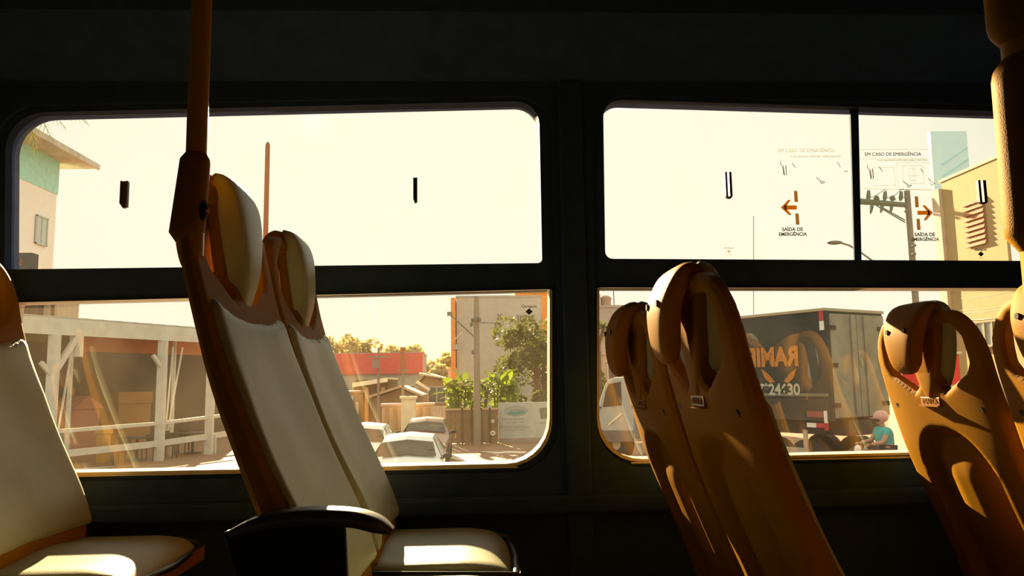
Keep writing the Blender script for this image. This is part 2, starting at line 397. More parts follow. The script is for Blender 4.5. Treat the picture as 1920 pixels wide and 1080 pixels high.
# ================================================================== SEATS
WTOP = .612      # height of the head end above the cushion top
pw = np.array([-.14, -.05, .05, .16, .28, .40, .47, .54, .62])
pb = np.array([.165, .150, .118, .072, .026, -.006, -.022, -.030, -.034])
pt = np.array([.056, .056, .056, .052, .044, .037, .034, .032, .030])
xb = lambda w_: np.interp(w_, pw, pb)
th = lambda w_: np.interp(w_, pw, pt)
# smoother profile
_ws = np.linspace(-.14, .62, 80); _k = np.ones(9)/9
def _sm(f):
    y = f(_ws); yp = np.concatenate([np.repeat(y[0], 4)+np.arange(-4, 0)*(y[1]-y[0]), y, np.repeat(y[-1], 4)+np.arange(1, 5)*(y[-1]-y[-2])]); return np.convolve(yp, _k, 'valid')
_xb, _th = _sm(xb), _sm(th)
xb = lambda w_: np.interp(w_, _ws, _xb); th = lambda w_: np.interp(w_, _ws, _th)
HOLE = [(.044, .428), (.058, .420), (.135, .456), (.148, .475), (.142, .520), (.118, .545), (.066, .548), (.040, .535)]
def outline(v, w_): return rbox(v, w_, 0, .24, .207, .345, .115)
def shell_sdf(v, w_):
    d = np.minimum(outline(v, w_), w_+.10)
    h = polysdf(np.abs(v), w_, HOLE)+.010
    return np.minimum(d, -h)
def rnd(d, r, k=.35): return 1-k*(1-np.sqrt(1-(1-np.clip(d/r, 0, 1))**2))
def recess(v, w_):
    a = rbox(v, w_, 0, .12, .135, .215, .12)
    return .026*sstep(a/.022)*(1-.75*sstep((a-.02)/.10))
def s_front(v, w_, d): return xb(w_)+th(w_)*(.5+.5*rnd(d, .016))
def s_back(v, w_, d): return xb(w_)+th(w_)*(.5-.5*rnd(d, .016))+recess(v, w_)+.012*(np.abs(v)/.2)**3
def mp_back(v, w_, h): return np.stack([h, v, w_], 1)
def pad_sdf(v, w_):
    o = rbox(v, w_, 0, .18, .193, .40, .02)
    top = (.380+.030*np.clip(np.abs(v)/.2, 0, 1)**3-.10*np.clip((np.abs(v)-.17)/.03,0,1)**2*.3)-w_
    return np.minimum(np.minimum(o, top), w_+.03)
def p_front(v, w_, d): return xb(w_)+th(w_)+.009*rnd(d, .02, 1)+.012*(np.abs(v)/.2)**2.2*sstep((.37-w_)/.12)-.004+.004*np.cos(w_*16)+.0018*np.sin(v*23+w_*14)
def p_back(v, w_, d): return xb(w_)+th(w_)-.006
# cushion
def c_sdf(x, v): return rbox(x, v, .31, 0, .155, .198, .05)
def c_top(x, v, d): return -.075+.022*rnd(d, .045, 1)-.018*np.clip((x-.36)/.1, 0, 1)**2+.004*np.cos(v*20)
def mp_c(x, v, h): return np.stack([x, v, h], 1)
def sweep(rows, n=24, sub=5, ex=.55):
    rows = np.array(rows, float); m = len(rows); out = []
    for i in range(m-1):
        p0, p1, p2, p3 = rows[max(i-1, 0)], rows[i], rows[i+1], rows[min(i+2, m-1)]
        for k in range(sub):
            t = k/sub; out.append(.5*((2*p1)+(-p0+p2)*t+(2*p0-5*p1+4*p2-p3)*t*t+(-p0+3*p1-3*p2+p3)*t**3))
    out.append(rows[-1]); out = np.array(out); b = MB(); vs = []
    N_ = len(out)
    for i in range(N_):
        a = out[max(i-1, 0)]; c = out[min(i+1, N_-1)]; tx, tz = c[0]-a[0], c[1]-a[1]; l = math.hypot(tx, tz) or 1; nx, nz = tz/l, -tx/l
        x, z, hw, t = out[i][:4]
        for j in range(n):
            an = 2*math.pi*j/n; cs, sn = math.cos(an), math.sin(an)
            lv = hw*math.copysign(abs(cs)**ex, cs); nn = t/2*math.copysign(abs(sn)**ex, sn)
            vs.append((x+nx*nn, lv, z+nz*nn))
    fs = [(i*n+j, i*n+(j+1) % n, (i+1)*n+(j+1) % n, (i+1)*n+j) for i in range(N_-1) for j in range(n)]
    fs += [tuple(range(n-1, -1, -1)), tuple((N_-1)*n+j for j in range(n))]
    return b.add(vs, fs)

def make_seat():
    root = thing('bus_seat', 'x', 'seat')
    sh = sheet('backrest_shell', -.216, .216, -.108, .594, .006, shell_sdf, s_front, s_back, mp_back, M_yel, root)
    pd = sheet('backrest_pad', -.204, .204, -.036, .456, .008, pad_sdf, p_front, p_back, mp_back, M_pad, root)
    # hook-shaped head end: front pad, yellow hook over the top and down the back
    hk = sweep([(-.005, .400, .010, .010), (-.006, .43, .030, .018), (-.008, .49, .050, .026), (-.010, .553, .066, .030), (-.015, .582, .074, .030), (-.024, .595, .077, .030), (-.040, .582, .076, .034),
                (-.054, .545, .068, .038), (-.056, .505, .056, .038), (-.052, .470, .042, .034), (-.046, .452, .022, .018)]).build('headrest_hook', M_yel, root, smooth=50)
    fp = sweep([(.018, .382, .008, .010), (.018, .408, .022, .024), (.020, .46, .042, .040), (.016, .515, .060, .046), (.010, .562, .070, .044), (.000, .592, .074, .034), (-.012, .606, .062, .014)]).build('headrest_pad', M_pad, hk, smooth=50)
    for zz, vv in ((.545, -.035), (.545, .035), (.478, 0.0)):
        xx = -.056-.0185 if zz > .5 else -.053-.0165
        MB().tube([(xx-.0015, vv, zz), (xx+.004, vv, zz)], [.0055, .0055], 12).build('screw', M_screw, hk)
    for vv in (-.158, .158):
        x = float(s_back(np.array([vv]), np.array([.375]), np.array([.04]))[0]); MB().tube([(x-.001, vv, .375), (x+.004, vv, .377)], .006, 12).build('bolt_hole', M_screw, root)
    # small embossed badge
    xx = float(xb(.388)); bd = MB().hexa([(xx-.003, -.036, .380), (xx+.006, -.036, .380), (xx+.006, .036, .380), (xx-.003, .036, .380)], [(xx-.004, -.036, .398), (xx+.005, -.036, .398), (xx+.005, .036, .398), (xx-.004, .036, .398)]).build('badge', mat('brown_badge', (.35, .13, .01), .4), root, bevel=.001)
    text('MAITA', .0155, M_yel, bd, (xx-.0042, 0, .389), rot=(math.pi/2, 0, -math.pi/2), sx=1.25)
    MB().box((xx-.009, -.036, .3775), (xx+.002, .036, .3800)).build('badge_lip', M_yel, bd)
    cu = sheet('cushion', .15, .47, -.2, .2, .01, c_sdf, c_top, lambda x, v, d: -.112+0*x, mp_c, M_pad, root)
    sheet('seat_pan', .09, .486, -.216, .216, .01, lambda x, v: rbox(x, v, .288, 0, .19, .208, .05),
          lambda x, v, d: -.083-.03*sstep(d/.03), lambda x, v, d: -.143+.03*(1-sstep(d/.05)), mp_c, M_yel, root)
    pp = [(.15, -.205, -.055), (.2, -.206, -.071), (.42, -.206, -.077), (.468, -.18, -.085), (.476, 0, -.089), (.468, .18, -.085), (.42, .206, -.077), (.2, .206, -.071), (.15, .205, -.051)]
    MB().tube(pp, .007, 8).build('edge_piping', M_pipe, root, smooth=60)
    fr = MB()
    for vv in (-.16, .16):
        fr.tube([(.17, vv, -.125), (.17, vv, -.44)], .014, 8); fr2 = fr.tube([(.40, vv, -.125), (.40, vv, -.44)], .014, 8)
        fr.box((.13, vv-.02, -.4405), (.44, vv+.02, -.432))
    fr.tube([(.17, -.16, -.25), (.17, .16, -.25)], .012, 8); fr.tube([(.40, -.16, -.25), (.40, .16, -.25)], .012, 8)
    fr.build('leg_frame', M_steel, root, smooth=40)
    return root
def copy_tree(o, parent=None):
    c = o.copy(); COL.objects.link(c); c.parent = parent
    for ch in list(o.children): copy_tree(ch, c)
    return c
proto = make_seat(); bake_texts()
seats = {}
rows = [('B_near', -.395, 1.25, .332, 'bus seat with dark armrest and clamped to the left pole, pale padded front'),
        ('B_far', -.400, 1.70, .332, 'bus seat by the window just right of the pole seat, pale padded front'),
        ('A_far', -1.11, 1.70, .332, 'bus seat cut off by the left edge of the picture, green-grey front in shade'),
        ('A_near', -1.11, 1.25, .332, 'bus seat at the bottom left corner, only its lit cushion in view'),
        ('C_near', .360, 1.25, .187, 'shaded yellow bus seat seen from behind, tallest one between window pillar and truck'),
        ('C_far', .362, 1.70, .170, 'smallest dark bus seat by the window, beside the pillar, in front of the white cab'),
        ('D_far', 1.012, 1.70, .165, 'bright yellow bus seat seen from behind, right of the truck, wholly in view'),
        ('D_near', 1.000, 1.25, .165, 'yellow bus seat cut off by the right edge of the picture, under the sunlit pole')]
first = True
for nm, x, y, top, lab in rows:
    o = proto if first else copy_tree(proto); first = False
    o.location = (x, y, ez+top-WTOP); o['label'] = lab; o['group'] = 'bus seats in rows'; seats[nm] = o
# the facing side of the aisle, seen only mirrored in the glass
for x, y, lab in [(-1.95, .22, 'bus seat across the aisle mirrored in the left pane'), (1.9, .22, 'bus seat across the aisle mirrored over the truck')]:
    o = copy_tree(proto); o.location = (x, y, FL+.44); o['label'] = lab; o['group'] = 'bus seats across the aisle'
# armrest on the aisle side of the pole seat
ar = sweep([(.085, .096, .012, .012), (.12, .108, .020, .020), (.17, .115, .023, .022), (.23, .113, .023, .022), (.265, .104, .022, .020), (.284, .094, .012, .010)], n=16).build('armrest', mat('dark_plastic', (.06, .05, .04), .35), seats['B_near'], smooth=50)
ar.location = (0, -.235, 0)
MB().prism([(.075, -.244, .10), (.225, -.244, .11), (.232, -.244, .0), (.225, -.244, -.13), (.15, -.244, -.14)], (0, .018, 0)).build('side_panel', mat('black_side', (.012, .015, .017), .6, spec=.1), seats['B_near'], bevel=.004)
sd_ = MB()
# ---- grab poles with moulded clamps
def pole(x, y, zb, r, label, clamps, sdir=(-.42, -.907)):
    t = thing('grab_pole', label, 'pole', (x, y, zb))
    MB().tube([(0, 0, 0), (0, 0, zc-zb)], r, 20).build('tube', mat('pole_paint', (.72, .33, .015), .22, coat=.5), t, smooth=40)
    for (z0, z1, r0, r1, lean) in clamps:
        z0 -= zb; z1 -= zb
        n = 8; pts = []; rr = []
        for i in range(n+1):
            s_ = i/n; pts.append((lean*(1-s_), 0, z0+(z1-z0)*s_)); rr.append((r0+(r1-r0)*s_)*(.55 if i in (0, n) else .86 if False else 1))
        pts.insert(1, (lean, 0, z0+.012)); rr.insert(1, r0*.95); pts.insert(-1, (0, 0, z1-.012)); rr.insert(-1, r1*.95)
        c = MB().tube(pts, rr, 20).build('clamp', M_yel, t, smooth=50)
        for s_ in ((.33,) if z1-z0 < .2 else (.33,)):
            zz = z0+(z1-z0)*s_; rad = r0+(r1-r0)*s_; dx, dy = sdir
            p = Vector((lean*(1-s_)+dx*rad*.97, dy*rad*.97, zz)); dd = Vector((dx, dy, 0))
            MB().ball((p.x, p.y, p.z), (.0075, .0075, .0145), 12, 8).build('screw_recess', M_screw, c)
            MB().tube([p+dd*.004, p+dd*.0095], .0035, 8).build('screw', mat('copper_screw', (.5, .2, .08), .3, metal=.8), c)
    return t
pB = P(370, 240, 1.06); zB = lambda py, Y=1.06, px=370: P(px, py, Y).z
pole(pB.x, 1.06, zB(480), .0140, 'orange-lit grab pole rising from the seat at the left', [(zB(455), zB(281), .0235, .0195, -.010)], sdir=(.95, -.31))
pE = P(1949, 400, .52)
pole(pE.x, .52, FL, .0140, 'thick yellow grab pole at the right edge, glaring in the sun', [(P(1949, 474, .52).z, P(1949, 100, .52).z, .0220, .0215, -.001), (P(1949, 88, .52).z, P(1949, -260, .52).z, .0215, .0215, 0)])

# ================================================================== OUTSIDE
M_road = mat('asphalt', (.27, .145, .08), .8, noise=.15, nscale=1.5, bump=.3, bscale=60)  # orange tint puts the low sun's glancing reflection into the asphalt
M_walk = mat('kerb_stone', (.62, .50, .34), .8, noise=.2, nscale=3)
M_paint = mat('road_paint', (.85, .72, .55), .6, noise=.15, nscale=12)
S(MB().box((-160, 2.6, -.1), (160, 330, 0)).build('ground', M_road))
M_wht = mat('white_steelwork', (.58, .58, .52), .5, noise=.12, nscale=4)
def mk(name, col, rough=.8, **k): return mat(name, col, rough, noise=k.pop('noise', .14), nscale=k.pop('nscale', 2.5), **k)
def rectY(px0, py0, px1, py1, Y):
    a = P(px0, py0, Y); b = P(px1, py1, Y); return a.x, b.x, b.z, a.z
def panel(mb, px0, py0, px1, py1, Y, dep=.1):
    x0, x1, z0, z1 = rectY(px0, py0, px1, py1, Y); mb.box((x0, Y, z0), (x1, Y+dep, z1)); return mb
def win(parent, x0, x1, z0, z1, y, side='y', mull=1, fm=None, gm=None):
    """a framed window part with a glass pane, proud of a facade in the XZ plane (side y) or the YZ plane (side x)"""
    fm = fm or M_wht; gm = gm or mat('window_dark', (.05, .07, .07), .15); t = .07; b = MB(); ox = Vector(parent.location)
    def bx(u0, u1, a, c, d0, d1, mb):
        if side == 'y': mb.box((u0-ox.x, y-d1-ox.y, a-ox.z), (u1-ox.x, y-d0-ox.y, c-ox.z))
        else: mb.box((y-d1-ox.x, u0-ox.y, a-ox.z), (y-d0-ox.x, u1-ox.y, c-ox.z)) if side == 'x' else mb.box((y+d0-ox.x, u0-ox.y, a-ox.z), (y+d1-ox.x, u1-ox.y, c-ox.z))
    bx(x0, x1, z0, z0+t, 0, .08, b); bx(x0, x1, z1-t, z1, 0, .08, b); bx(x0, x0+t, z0, z1, 0, .08, b); bx(x1-t, x1, z0, z1, 0, .08, b)
    for i in range(mull):
        u = x0+(x1-x0)*(i+1)/(mull+1); bx(u-t/2, u+t/2, z0, z1, 0, .07, b)
    f = b.build('window', fm, parent); g = MB(); bx(x0+.02, x1-.02, z0+.02, z1-.02, .01, .03, g); g.build('pane', gm, f); return f

# ---- road marks and kerb
def gpoly(pts, h=.004):
    q = [G(*p) for p in pts]; return [(v.x, v.y, h) for v in q]
t = tag(MB().prism(gpoly([(815, 853), (815, 849), (850, 855), (905, 869), (900, 872)]), (0, 0, .004)).build('lane_line', M_paint), 'pale painted lane line on the road right of the white hatchback', 'road marking')
t = tag(MB().prism(gpoly([(898, 846), (935, 848), (952, 846), (988, 847), (984, 850), (950, 849), (934, 851)]), (0, 0, .004)).build('road_arrow', M_paint), 'pale painted arrow on the orange road below the sign wall', 'road marking')
k = MB()
q0, q1 = G(800, 827), G(1120, 821)
for i in range(14):
    a = q0.lerp(q1, i/14); b_ = q0.lerp(q1, (i+.97)/14)
    o = MB().bar((a.x, a.y, .06), (b_.x, b_.y, .06), .35, .14).build('kerb_stone', M_walk); 
    if i == 0: kr = thing('kerb', 'pale stone kerb in front of the brown fence', 'kerb', (0, 0, 0))
    o.parent = kr

# ---- foliage
def leaves(n, centre, rad, size, seed, shape=None, flat=.6):
    rs = random.Random(seed); b = MB(); c = Vector(centre)
    lumps = [(Vector((rs.uniform(-1, 1)*rad[0]*.7, rs.uniform(-1, 1)*rad[1]*.7, rs.uniform(-1, 1)*rad[2]*.75)), rs.uniform(.25, .5)) for _ in range(shape or 9)]
    for i in range(n):
        l, s = rs.choice(lumps)
        d = Vector((rs.gauss(0, 1), rs.gauss(0, 1), rs.gauss(0, 1))).normalized()*rs.uniform(.6, 1)**.5
        p = c+l+Vector((d.x*rad[0]*s, d.y*rad[1]*s, d.z*rad[2]*s))
        u = Vector((rs.gauss(0, 1), rs.gauss(0, 1), rs.gauss(0, flat))).normalized(); v = u.cross(Vector((rs.gauss(0, 1), rs.gauss(0, 1), rs.gauss(0, 1)))).normalized()
        L = size*rs.uniform(.6, 1.3); W = L*.42
        b.add([p-u*L/2, p+v*W/2, p+u*L/2, p-v*W/2], [(0, 1, 2, 3)])
    return b
def leafmat(name, col, tr=.5):
    m = mat(name, col, .5, noise=.45, nscale=1.3); b = m.node_tree.nodes['Principled BSDF']; nt = m.node_tree
    out = nt.nodes['Material Output']; t_ = nt.nodes.new('ShaderNodeBsdfTranslucent'); t_.inputs[0].default_value = (col[0]*1.3, col[1]*1.25, col[2]*.7, 1)
    mx = nt.nodes.new('ShaderNodeMixShader'); mx.inputs[0].default_value = tr*.7; nt.links.new(b.outputs[0], mx.inputs[1]); nt.links.new(t_.outputs[0], mx.inputs[2]); nt.links.new(mx.outputs[0], out.inputs[0]); return m
M_leafd = leafmat('leaf_dark', (.13, .15, .035)); M_leafg = leafmat('leaf_green', (.20, .27, .03)); M_leafh = leafmat('leaf_hazy', (.55, .48, .30)); M_palm = leafmat('leaf_palm', (.15, .17, .05))  # hazy leaves: distance haze put into their pale colour
M_bark = mk('bark', (.16, .10, .05))
def tree(name, label, base, h, centre, rad, n, size, m, seed, group=None, tr=.16):
    t = thing(name, label, 'tree', base, group); b = Vector(base); c = Vector(centre)-b
    MB().tube([(0, 0, -.05), (c.x*.3, 0, c.z*.45), (c.x*.8, c.y*.8, c.z*.95)], [tr*1.3, tr, tr*.5], 8).build('trunk', M_bark, t, smooth=60)
    rs = random.Random(seed+5); br = MB()
    for i in range(7):
        s = Vector((c.x*.5, 0, c.z*rs.uniform(.5, .8))); e = c+Vector((rs.uniform(-1, 1)*rad[0]*.8, rs.uniform(-1, 1)*rad[1]*.6, rs.uniform(-.8, .8)*rad[2])); br.tube([s, (s+e)/2+Vector((0, 0, .15)), e], [tr*.35, tr*.22, tr*.08], 6)
    br.build('branches', M_bark, t, smooth=60)
    lv = leaves(n, c, rad, size, seed, 14).build('foliage', m, t); lv['kind'] = 'stuff'; return t
def lump_shrub(name, label, px0, py0, px1, Y, m, seed, n=900, size=.35, group=None, cat='shrub', py1=None):
    x0, x1, _, z1 = rectY(px0, py0, px1, 800, Y); z0 = P(px0, py1, Y).z if py1 else 0
    t = thing(name, label, cat, ((x0+x1)/2, Y, 0), group)
    lv = leaves(n, (0, 0, (z0+z1)/2), ((x1-x0)/2, (x1-x0)/3, (z1-z0)/2), size, seed, 12).build('foliage', m, t); lv['kind'] = 'stuff'
    MB().tube([(0, 0, 0), (.05, 0, (z0+z1)/2)], [.09, .04], 7).build('stem', M_bark, t, smooth=60); return t

# ---- white steel pavilion at the left
A = Vector((P(40, 700, 22.0).x, 22.0, 0)); B = Vector((P(303, 700, 26.4).x, 26.4, 0)); dr = (B-A).normalized(); nr = Vector((-dr.y, dr.x, 0))
def pav(px, off=0):      # where the pixel column meets the pavilion's front line
    r = ray(px, 720); dn = Vector((r.x, r.y, 0)); a = Vector((A.x, A.y, 0))+nr*off
    den = dr.x*dn.y-dr.y*dn.x; s = (a.x*dn.y-a.y*dn.x)/den*-1
    return a+dr*s
ztop = lambda px, py: (EYE+ray(px, py)*(pav(px).y/ray(px, py).y)).z
pv = thing('pavilion', 'white steel open-sided pavilion with railing seen low through the left window', 'pavilion', (A.x, A.y, 0))
def rel(v, z=0): return Vector((v.x-A.x, v.y-A.y, z))
a_, b_ = pav(-60), pav(440); zt_ = ztop(180, 603); zb_ = ztop(180, 632)
d2 = (b_-a_).normalized(); n2 = nr*-1
MB().bar(rel(a_, (zt_+zb_)/2), rel(b_, (zt_+zb_)/2), .10, zt_-zb_).build('fascia', mk('white_fascia', (.60, .62, .55)), pv)
rs_ = MB(); Lh = (b_-a_).length; nn_ = int(Lh/.55)
for i in range(nn_):
    p = a_.lerp(b_, i/nn_); rs_.bar(rel(p, zt_+.03), rel(p+nr*6, zt_+.55), .16, .07)
rs_.prism([rel(a_, zt_), rel(b_, zt_), rel(b_+nr*6, zt_+.5), rel(a_+nr*6, zt_+.5)], (0, 0, .04)); rs_.build('roof_sheet', mk('zinc_roof', (.45, .42, .36), .5), pv)
for px in (98, 303, 395):
    p = pav(px); MB().bar(rel(p, 0), rel(p, zb_), .26, .22, up=(0, 1, 0)).build('post', M_wht, pv)
for px in (131, 325):
    p = pav(px, .9); MB().bar(rel(p, 0), rel(p, zb_+.3), .10, .10, up=(0, 1, 0)).build('thin_post', M_wht, pv)
p = pav(98); q = pav(140); MB().bar(rel(p, zb_-1.15), rel(q, zb_-.02), .12, .16).build('brace', M_wht, pv)
p = pav(98); q = pav(74); MB().bar(rel(p, zb_-1.2), rel(q, zb_-.8), .10, .12).build('brace', M_wht, pv)
p = pav(303); q = pav(285); MB().bar(rel(p, zb_-.95), rel(q, zb_-.5), .10, .12).build('brace', M_wht, pv)
p, q = pav(143), pav(143); MB().bar(rel(pav(143), zb_-.62), rel(pav(143), zb_+.1), .22, .18, up=(0, 1, 0)).build('post_cap', M_wht, pv)
for px0, px1, ang in ((133, 112, 0), (322, 314, 0), (340, 318, 0)):
    MB().bar(rel(pav(px0), zb_-.2), rel(pav(px1), .95), .045).build('tie_rod', M_wht, pv)
def rail(pxa, pya, pxb, pyb, h):
    a = pav(pxa); b = pav(pxb); za = ztop(pxa, pya); zb2 = ztop(pxb, pyb); MB().bar(rel(a, za), rel(b, zb2), .07, h).build('rail', M_wht, pv)
rail(95, 810, 300, 794, .11); rail(300, 794, 460, 774, .11); rail(95, 854, 300, 832, .20); rail(300, 832, 460, 808, .20)
rail(330, 866, 460, 848, .16)
rail(95, 888, 300, 874, .18)
p = pav(405); MB().bar(rel(p, ztop(405, 880)), rel(p, ztop(405, 815)), .12, .1, up=(0, 1, 0)).build('post', M_wht, pv)
# inside the pavilion
def stand(px0, px1, py0, py1, off, m, dep=.3, zb0=None, zs=None):
    a = pav(px0, off); b = pav(px1, off); Y = (a.y+b.y)/2; z1 = P((px0+px1)/2, py0, Y).z; z0 = P((px0+px1)/2, py1, Y).z if py1 else 0
    return (a, b, z0, z1)
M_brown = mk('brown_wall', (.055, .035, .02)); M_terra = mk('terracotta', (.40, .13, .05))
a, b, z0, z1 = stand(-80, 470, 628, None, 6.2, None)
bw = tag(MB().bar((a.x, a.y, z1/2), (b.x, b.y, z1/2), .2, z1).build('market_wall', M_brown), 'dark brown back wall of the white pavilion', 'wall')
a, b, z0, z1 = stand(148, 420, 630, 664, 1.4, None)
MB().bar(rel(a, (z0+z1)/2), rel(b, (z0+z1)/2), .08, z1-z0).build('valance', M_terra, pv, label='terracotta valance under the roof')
a, b, z0, z1 = stand(20, 92, 628, 640, 3, None)
MB().bar(rel(a, (z0+z1)/2), rel(b, (z0+z1)/2), .08, z1-z0).build('beam', mk('green_brown', (.16, .13, .04)), pv)
def booth(name, label, cat, px0, px1, py0, off, col, roof=False, dep=1.0):
    a, b, z0, z1 = stand(px0, px1, py0, None, off, None); c = (a+b)/2; wd = (b-a).length
    t = thing(name, label, cat, (c.x, c.y, 0), rz=math.atan2(dr.y, dr.x)); m = mk(name+'_paint', col)
    MB().box((-wd/2, 0, 0), (wd/2, dep, z1*.8)).build('body', m, t, bevel=.02)
    if roof: MB().prism([(-wd/2-.1, -.1, z1*.8), (wd/2+.1, -.1, z1*.8), (0, -.1, z1)], (0, dep+.2, 0)).build('gable', m, t)
    else: MB().box((-wd/2-.04, -.04, z1*.8), (wd/2+.04, dep+.04, z1)).build('lid', m, t, bevel=.02)
    return t
booth('kiosk', 'faded red kiosk with pointed top inside the white pavilion', 'kiosk', 140, 190, 742, 2.5, (.36, .13, .075), True)
booth('bin_cabinet', 'narrow yellow locker beside the faded red kiosk', 'locker', 198, 213, 800, 1.2, (.55, .28, .03), dep=.3)
booth('grey_crate', 'grey crate behind the railing left of the faded red kiosk', 'crate', 108, 140, 812, 1.6, (.20, .20, .19))
booth('stall_panel', 'tan stall with a dark front right of the yellow locker', 'stall', 224, 285, 735, 4, (.30, .16, .05), dep=.4)
def round_table(px, off, wd, label):
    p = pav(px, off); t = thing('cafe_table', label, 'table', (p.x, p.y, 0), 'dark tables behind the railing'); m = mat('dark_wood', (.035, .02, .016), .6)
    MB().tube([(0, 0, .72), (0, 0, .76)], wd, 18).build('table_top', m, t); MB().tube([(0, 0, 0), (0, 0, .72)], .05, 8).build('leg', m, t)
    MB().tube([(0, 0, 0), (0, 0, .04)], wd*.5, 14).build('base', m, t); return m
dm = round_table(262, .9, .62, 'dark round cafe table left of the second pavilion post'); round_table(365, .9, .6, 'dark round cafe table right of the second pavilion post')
def stool(px, off, label):
    p = pav(px, off); t = thing('cafe_chair', label, 'chair', (p.x, p.y, 0), 'dark cafe chairs behind the railing')
    MB().box((-.2, -.2, .42), (.2, .2, .47)).build('seat', dm, t, bevel=.01); MB().box((-.2, .17, .47), (.2, .21, .85)).build('backrest', dm, t, bevel=.01)
    for x, y in ((-.18, -.18), (.18, -.18), (-.18, .18), (.18, .18)): MB().bar((x, y, 0), (x, y, .42), .035).build('leg', dm, t)
stool(234, .25, 'dark cafe chair left of the round table'); stool(286, .2, 'dark cafe chair against the second pavilion post'); stool(322, .25, 'dark cafe chair just right of the second pavilion post'); stool(345, 1.2, 'dark cafe chair behind the right-hand table')
M_tealw = mk('turquoise_wall', (.45, .86, .74)); M_cream = mk('cream_wall', (.80, .76, .62)); M_flarew = mk('flare_washed_wall', (.95, .94, .86), noise=.04); M_eave = mk('eave_board', (.66, .62, .50), noise=.3, nscale=1.5)

# ---- turquoise house with wide eave, far left
Y1 = 40.0; xe = P(25, 222, Y1).x; ze = P(25, 222, Y1).z; y2 = Y1*508/413; xw = xe-1.6
hs = thing('turquoise_house', 'tall turquoise house with a white eave at the top left', 'house', (xw, Y1, 0))
MB().box((-9, -4, ze-2.2), (0, y2-Y1-1.6, ze-.12)).build('upper_wall', M_tealw, hs)
MB().box((-9, -4, 9.0), (-.05, y2-Y1-1.65, ze-2.2)).build('lower_wall', M_flarew, hs)  # near-white colour carries the sun flare's wash-out of the lower wall
MB().box((-8, -3, 0), (-5, y2-Y1-5, 9.0)).build('ground_floor', M_flarew, hs)
MB().box((-9, -6, ze-.12), (xe-xw, y2-Y1, ze+.05)).build('eave', M_eave, hs)
MB().box((xe-xw-.06, -6, ze-.2), (xe-xw+.06, y2-Y1, ze+.14)).build('gutter', M_eave, hs)
win(hs, Y1+1.0, Y1+2.6, ze-6.0, ze-2.6, xw, side='-x', mull=1, gm=mat('pale_pane', (.5, .6, .55), .2)); win(hs, Y1+5.4, Y1+6.6, ze-5.6, ze-3.9, xw, side='-x', gm=MATS['pale_pane'])
# palm fronds over the eave
c = P(28, 186, 33.0); pf = thing('palm_tree', 'palm with hanging fronds over the turquoise house eave', 'tree', (c.x, 33.0, 0))
MB().tube([(-1.3, .3, 0), (-1.3, .2, c.z*.6), (-1.15, .1, c.z-.5), (-.5, 0, c.z-.05), (0, 0, c.z)], [.22, .17, .15, .14, .12], 8).build('trunk', M_bark, pf, smooth=60)
rs = random.Random(3)
def frond(L, az, droop, m, parent, org, wd=.35, n=14):
    b = MB(); prev = None; pts = []
    for i in range(n+1):
        s = i/n; r = L*s; z = L*(.35*s-droop*s*s); pts.append(Vector((math.cos(az)*r, math.sin(az)*r, z))+Vector(org))
    b.tube(pts, [.03*(1-s/n*.8) for s in range(n+1)], 4)
    for i in range(2, n+1):
        for sg in (-1, 1):
            side = Vector((-math.sin(az), math.cos(az), -.7)).normalized() if sg > 0 else Vector((math.sin(az), -math.cos(az), -.7)).normalized()
            d = pts[i]-pts[i-1]; e = pts[i]+side*wd*math.sin(math.pi*min(.97, i/n+.05))**.5+d*.8; b.add([pts[i-1], pts[i-1]+d*.35, e], [(0, 1, 2)])
    return b.build('frond', m, parent)
for i in range(14): frond(rs.uniform(2.2, 3.2), i*math.pi*2/14+rs.uniform(-.1, .1), rs.uniform(.55, 1.0), M_palm, pf, (0, 0, c.z), wd=.7)
# roof box sign and small roofs above the pavilion
def bldg(name, label, px0, py0, px1, Y, m, dep=6, cat='building', py1=None, rz=0):
    x0, x1, _, z1 = rectY(px0, py0, px1, 800, Y); z0 = 0 if py1 is None else P((px0+px1)/2, py1, Y).z
    t = thing(name, label, cat, ((x0+x1)/2, Y, 0), rz=rz); w2_ = (x1-x0)/2
    MB().box((-w2_, 0, z0), (w2_, dep, z1)).build('walls', m, t)
    MB().box((-w2_-.06, -.06, z1), (w2_+.06, dep+.06, z1+.12)).build('parapet', m, t); return t, w2_, z0, z1
x0, x1, z0, z1 = rectY(4, 474, 56, 548, 32); t = thing('box_sign', 'dark grey box sign with faint reddish letters at the left edge', 'sign', ((x0+x1)/2, 32, 0))
hw = (x1-x0)/2; MB().box((-hw, 0, z0), (hw, .5, z1)).build('box', mk('sign_grey', (.11, .11, .095)), t, bevel=.02); MB().tube([(0, .25, 0), (0, .25, z0)], .12, 10).build('post', M_steel, t)
text('Café', .42, mat('sign_red', (.40, .14, .08), .6), t, (-.12, -.01, z1-.38))
t, hw, z0, z1 = bldg('roof_hut', 'dark rooftop hut glimpsed just above the pavilion roof at the left', 22, 560, 58, 38, mk('hut_dark', (.16, .10, .07)), dep=2, cat='hut'); 
t, hw, z0, z1 = bldg('water_box', 'pale rooftop box beside the dark hut above the pavilion', 59, 553, 96, 38.5, mk('hut_pale', (.62, .50, .36)), dep=2, cat='box')
MB().box((hw*.55, -.05, z1-1.2), (hw*.75, 0, z1-.1)).build('grille', mat('grille_dark', (.2, .13, .08), .6), t)

